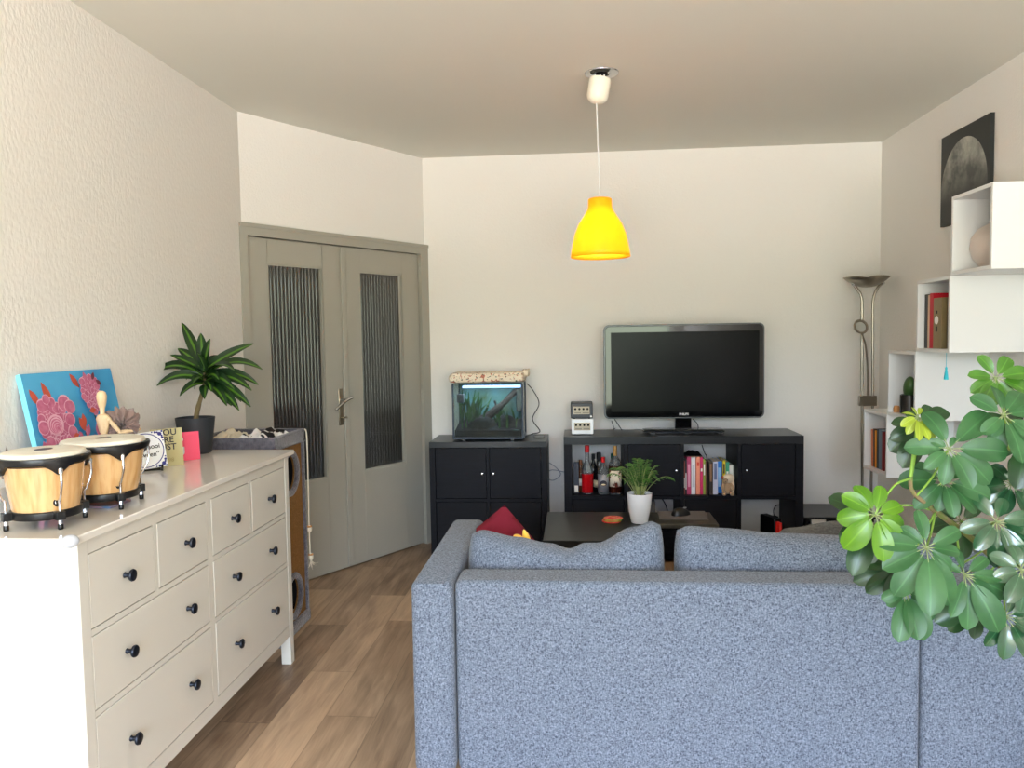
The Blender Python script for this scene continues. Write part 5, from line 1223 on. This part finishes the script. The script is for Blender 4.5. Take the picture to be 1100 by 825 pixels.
W['c'] = whorl(1019, 482, 1.66, [(113, 45), (58, 14), (178, 40), (213, 33), (256, 36), (292, 40), (322, 50), (357, 56), (35, 62), (150, 20)], LM)
W['b'] = whorl(989, 458, 1.76, [(122, 20), (170, 27), (197, 33), (218, 40), (240, 44), (60, 26), (30, 34), (285, 38)], LK, wr=.28)
W['a'] = whorl(986, 448, 1.70, [(200, 20), (225, 20), (250, 22), (275, 21), (300, 22), (325, 19), (160, 14), (100, 10), (50, 12)], LY, k=1.2, wr=.22)
W['d'] = whorl(1069, 406, 1.78, [(120, 28), (48, 29), (172, 28), (205, 30), (232, 32), (262, 28), (300, 32), (10, 34), (335, 40)], LB_, wr=.26)
W['e'] = whorl(1077, 446, 1.68, [(146, 34), (88, 32), (40, 38), (215, 30), (250, 38), (280, 44), (318, 48), (5, 40), (232, 24)], LM, wr=.27)
W['f'] = whorl(1086, 520, 1.95, [(75, 28), (130, 26), (160, 34), (185, 38), (215, 36), (250, 30), (290, 34), (20, 32), (340, 36)], LG, wr=.26)
W['g'] = whorl(1070, 560, 1.70, [(124, 30), (55, 26), (8, 36), (192, 38), (222, 36), (262, 44), (296, 42), (325, 46), (345, 40)], LG, wr=.24)
W['h'] = whorl(995, 588, 1.60, [(97, 38), (138, 32), (172, 52), (205, 50), (232, 56), (262, 62), (292, 58), (322, 30), (352, 34), (28, 40)], LM, wr=.23)
W['i'] = whorl(1036, 617, 1.62, [(100, 28), (32, 32), (355, 38), (322, 44), (298, 58), (268, 54), (240, 42), (150, 22), (335, 50)], LM, wr=.22)
W['j'] = whorl(1097, 612, 1.62, [(150, 30), (195, 30), (232, 36), (262, 38), (300, 38), (100, 26), (60, 26), (20, 32), (340, 34)], LG, wr=.25)
W['k'] = whorl(940, 552, 1.62, [(117, 33), (68, 30), (150, 38), (188, 37), (229, 46), (276, 45), (308, 38), (335, 36), (16, 32)], LL, wr=.27, k=.4)
W['l'] = whorl(934, 556, 1.74, [(152, 44), (212, 40), (243, 56), (262, 46), (290, 44), (175, 30)], LK, wr=.25)
W['m'] = whorl(962, 610, 1.84, [(165, 42), (195, 44), (215, 38), (145, 36), (240, 30)], LK, wr=.24)
W['n'] = whorl(972, 634, 1.66, [(196, 26), (222, 24), (252, 48), (288, 48), (318, 42), (335, 30), (275, 44)], LM, wr=.25)
W['o'] = whorl(1080, 662, 1.68, [(235, 36), (262, 40), (295, 44), (325, 40), (350, 36), (20, 34), (55, 26)], LG, wr=.24)
W['p'] = whorl(1013, 516, 1.74, [(150, 30), (182, 44), (218, 40), (252, 30), (275, 34), (315, 42), (340, 48), (30, 24)], LM, wr=.25)
W['q'] = whorl(1046, 650, 1.80, [(200, 44), (225, 36), (170, 36), (260, 30), (300, 26)], LK, wr=.25)
W['r'] = whorl(1100, 470, 1.90, [(150, 44), (200, 46), (250, 50), (110, 44), (300, 44)], LK, wr=.26)
W['s'] = whorl(1032, 560, 1.92, [(190, 36), (225, 34), (260, 34), (150, 30), (300, 34), (100, 26), (40, 28)], LK, wr=.26)
full = [(0, 44), (40, 40), (80, 38), (120, 42), (165, 44), (205, 46), (245, 48), (285, 50), (325, 46)]
for px_, py_, Y_, lm_ in ((1160, 450, 1.80, LM), (1185, 530, 1.88, LK), (1165, 600, 1.74, LG), (1215, 480, 1.95, LM), (1225, 590, 1.84, LM), (1150, 680, 1.78, LK)):
    W['x%d' % px_] = whorl(px_, py_, Y_, full, lm_, wr=.26)
J1 = OY(1058, 590, 1.84); J2 = OY(1108, 640, 1.90); J0 = OY(1005, 549, 1.74); JT = OY(1103, 492, 1.84)
MB().tube(bez([pp + V((0, 0, .27)), pp + V((-.08, -.02, .5)), J2, J1, J0, OY(981, 529, 1.71), OY(978, 512, 1.70)], 6), [.016] * 7 + [.013] * 6 + [.009] * 6 + [.0065] * 6 + [.0045] * 12, 8).build('main_stem', M_bark, t)
MB().tube(bez([pp + V((.02, 0, .27)), pp + V((.02, 0, .7)), JT + V((.12, .03, -.02)), JT + V((.0, 0, .03)), OY(1085, 482, 1.82)], 6), [.014] * 8 + [.011] * 8 + [.007] * 9, 8).build('side_stem', M_bark, t)
def st(a, b, r_=.0022, bend=.02): MB().tube(bez([a, a.lerp(b, .5) + V((0, 0, bend)), b], 6), r_, 7).build('leaf_stalk', M_gstem, t)
st(OY(978, 512, 1.70), W['a'], .003, 0); st(OY(979, 514, 1.70), W['k']); st(OY(979, 514, 1.70), W['b'], .002, 0); st(OY(985, 532, 1.71), W['c'], .0022, -.01)
st(J0, W['h'], .0022, -.01); st(J0, W['p']); st(J0.lerp(J1, .4), W['i'], .0022, -.02); st(J1, W['g'], .0022); st(J1, W['s']); st(J1, W['n'], .0022, -.01); st(J1.lerp(J2, .5), W['j']); st(J1.lerp(J2, .4), W['o'], .0022, -.02); st(J1.lerp(J2, .3), W['q'])
st(JT, W['f'], .0022)
for k_, v_ in W.items():
    if k_[0] == 'x': st(JT + V((.10, .03, -.02)) if v_.z > 1.05 else J2, v_)
st(JT, W['e']); st(JT, W['r']); st(OY(1085, 482, 1.82), W['d'], .0026); st(J0, W['l']); st(J0, W['m'], .0022, -.02)

# ------------------------------------------------------------------ light
wd = bpy.data.worlds.new('daylight'); bpy.context.scene.world = wd; wd.use_nodes = True; N = wd.node_tree.nodes; L = wd.node_tree.links
bg = N['Background']; tc = N.new('ShaderNodeTexCoord'); sp = N.new('ShaderNodeSeparateXYZ'); L.new(tc.outputs['Generated'], sp.inputs[0])
r_ = N.new('ShaderNodeValToRGB'); mr = N.new('ShaderNodeMapRange'); mr.inputs[1].default_value = -1; mr.inputs[2].default_value = 1; L.new(sp.outputs[2], mr.inputs[0]); L.new(mr.outputs[0], r_.inputs[0])
e = r_.color_ramp.elements; e[0].position = 0; e[0].color = (1.15, 1.10, 1.05, 1); e[1].position = 1; e[1].color = (.52, .74, 1.15, 1)
for p_, c_ in ((.40, (1.25, 1.18, 1.10, 1)), (.455, (.30, .33, .26, 1)), (.53, (.36, .42, .32, 1)), (.56, (.80, .96, 1.22, 1)), (.75, (.64, .84, 1.2, 1))):
    x = e.new(p_); x.color = c_
L.new(r_.outputs[0], bg.inputs[0]); bg.inputs[1].default_value = 20
al = bpy.data.lights.new('window_daylight', 'AREA'); al.shape = 'RECTANGLE'; al.size = wx1 - wx0; al.size_y = wz1 - wz0; al.cycles.is_portal = True
ao = bpy.data.objects.new('window_daylight', al); C.objects.link(ao); ao.location = ((wx0 + wx1) / 2, YF - .21, (wz0 + wz1) / 2); ao.rotation_euler = (PI / 2, 0, 0)
sc = bpy.context.scene
sc.view_settings.view_transform = 'Standard'; sc.view_settings.look = 'None'; sc.view_settings.exposure = .24; sc.view_settings.gamma = 1
sc.view_settings.use_curve_mapping = False
sc.cycles.use_denoising = True; sc.cycles.max_bounces = 10; sc.cycles.diffuse_bounces = 6; sc.cycles.glossy_bounces = 5; sc.cycles.transmission_bounces = 8; sc.cycles.sample_clamp_indirect = 8
sc.cycles.caustics_reflective = False; sc.cycles.caustics_refractive = False
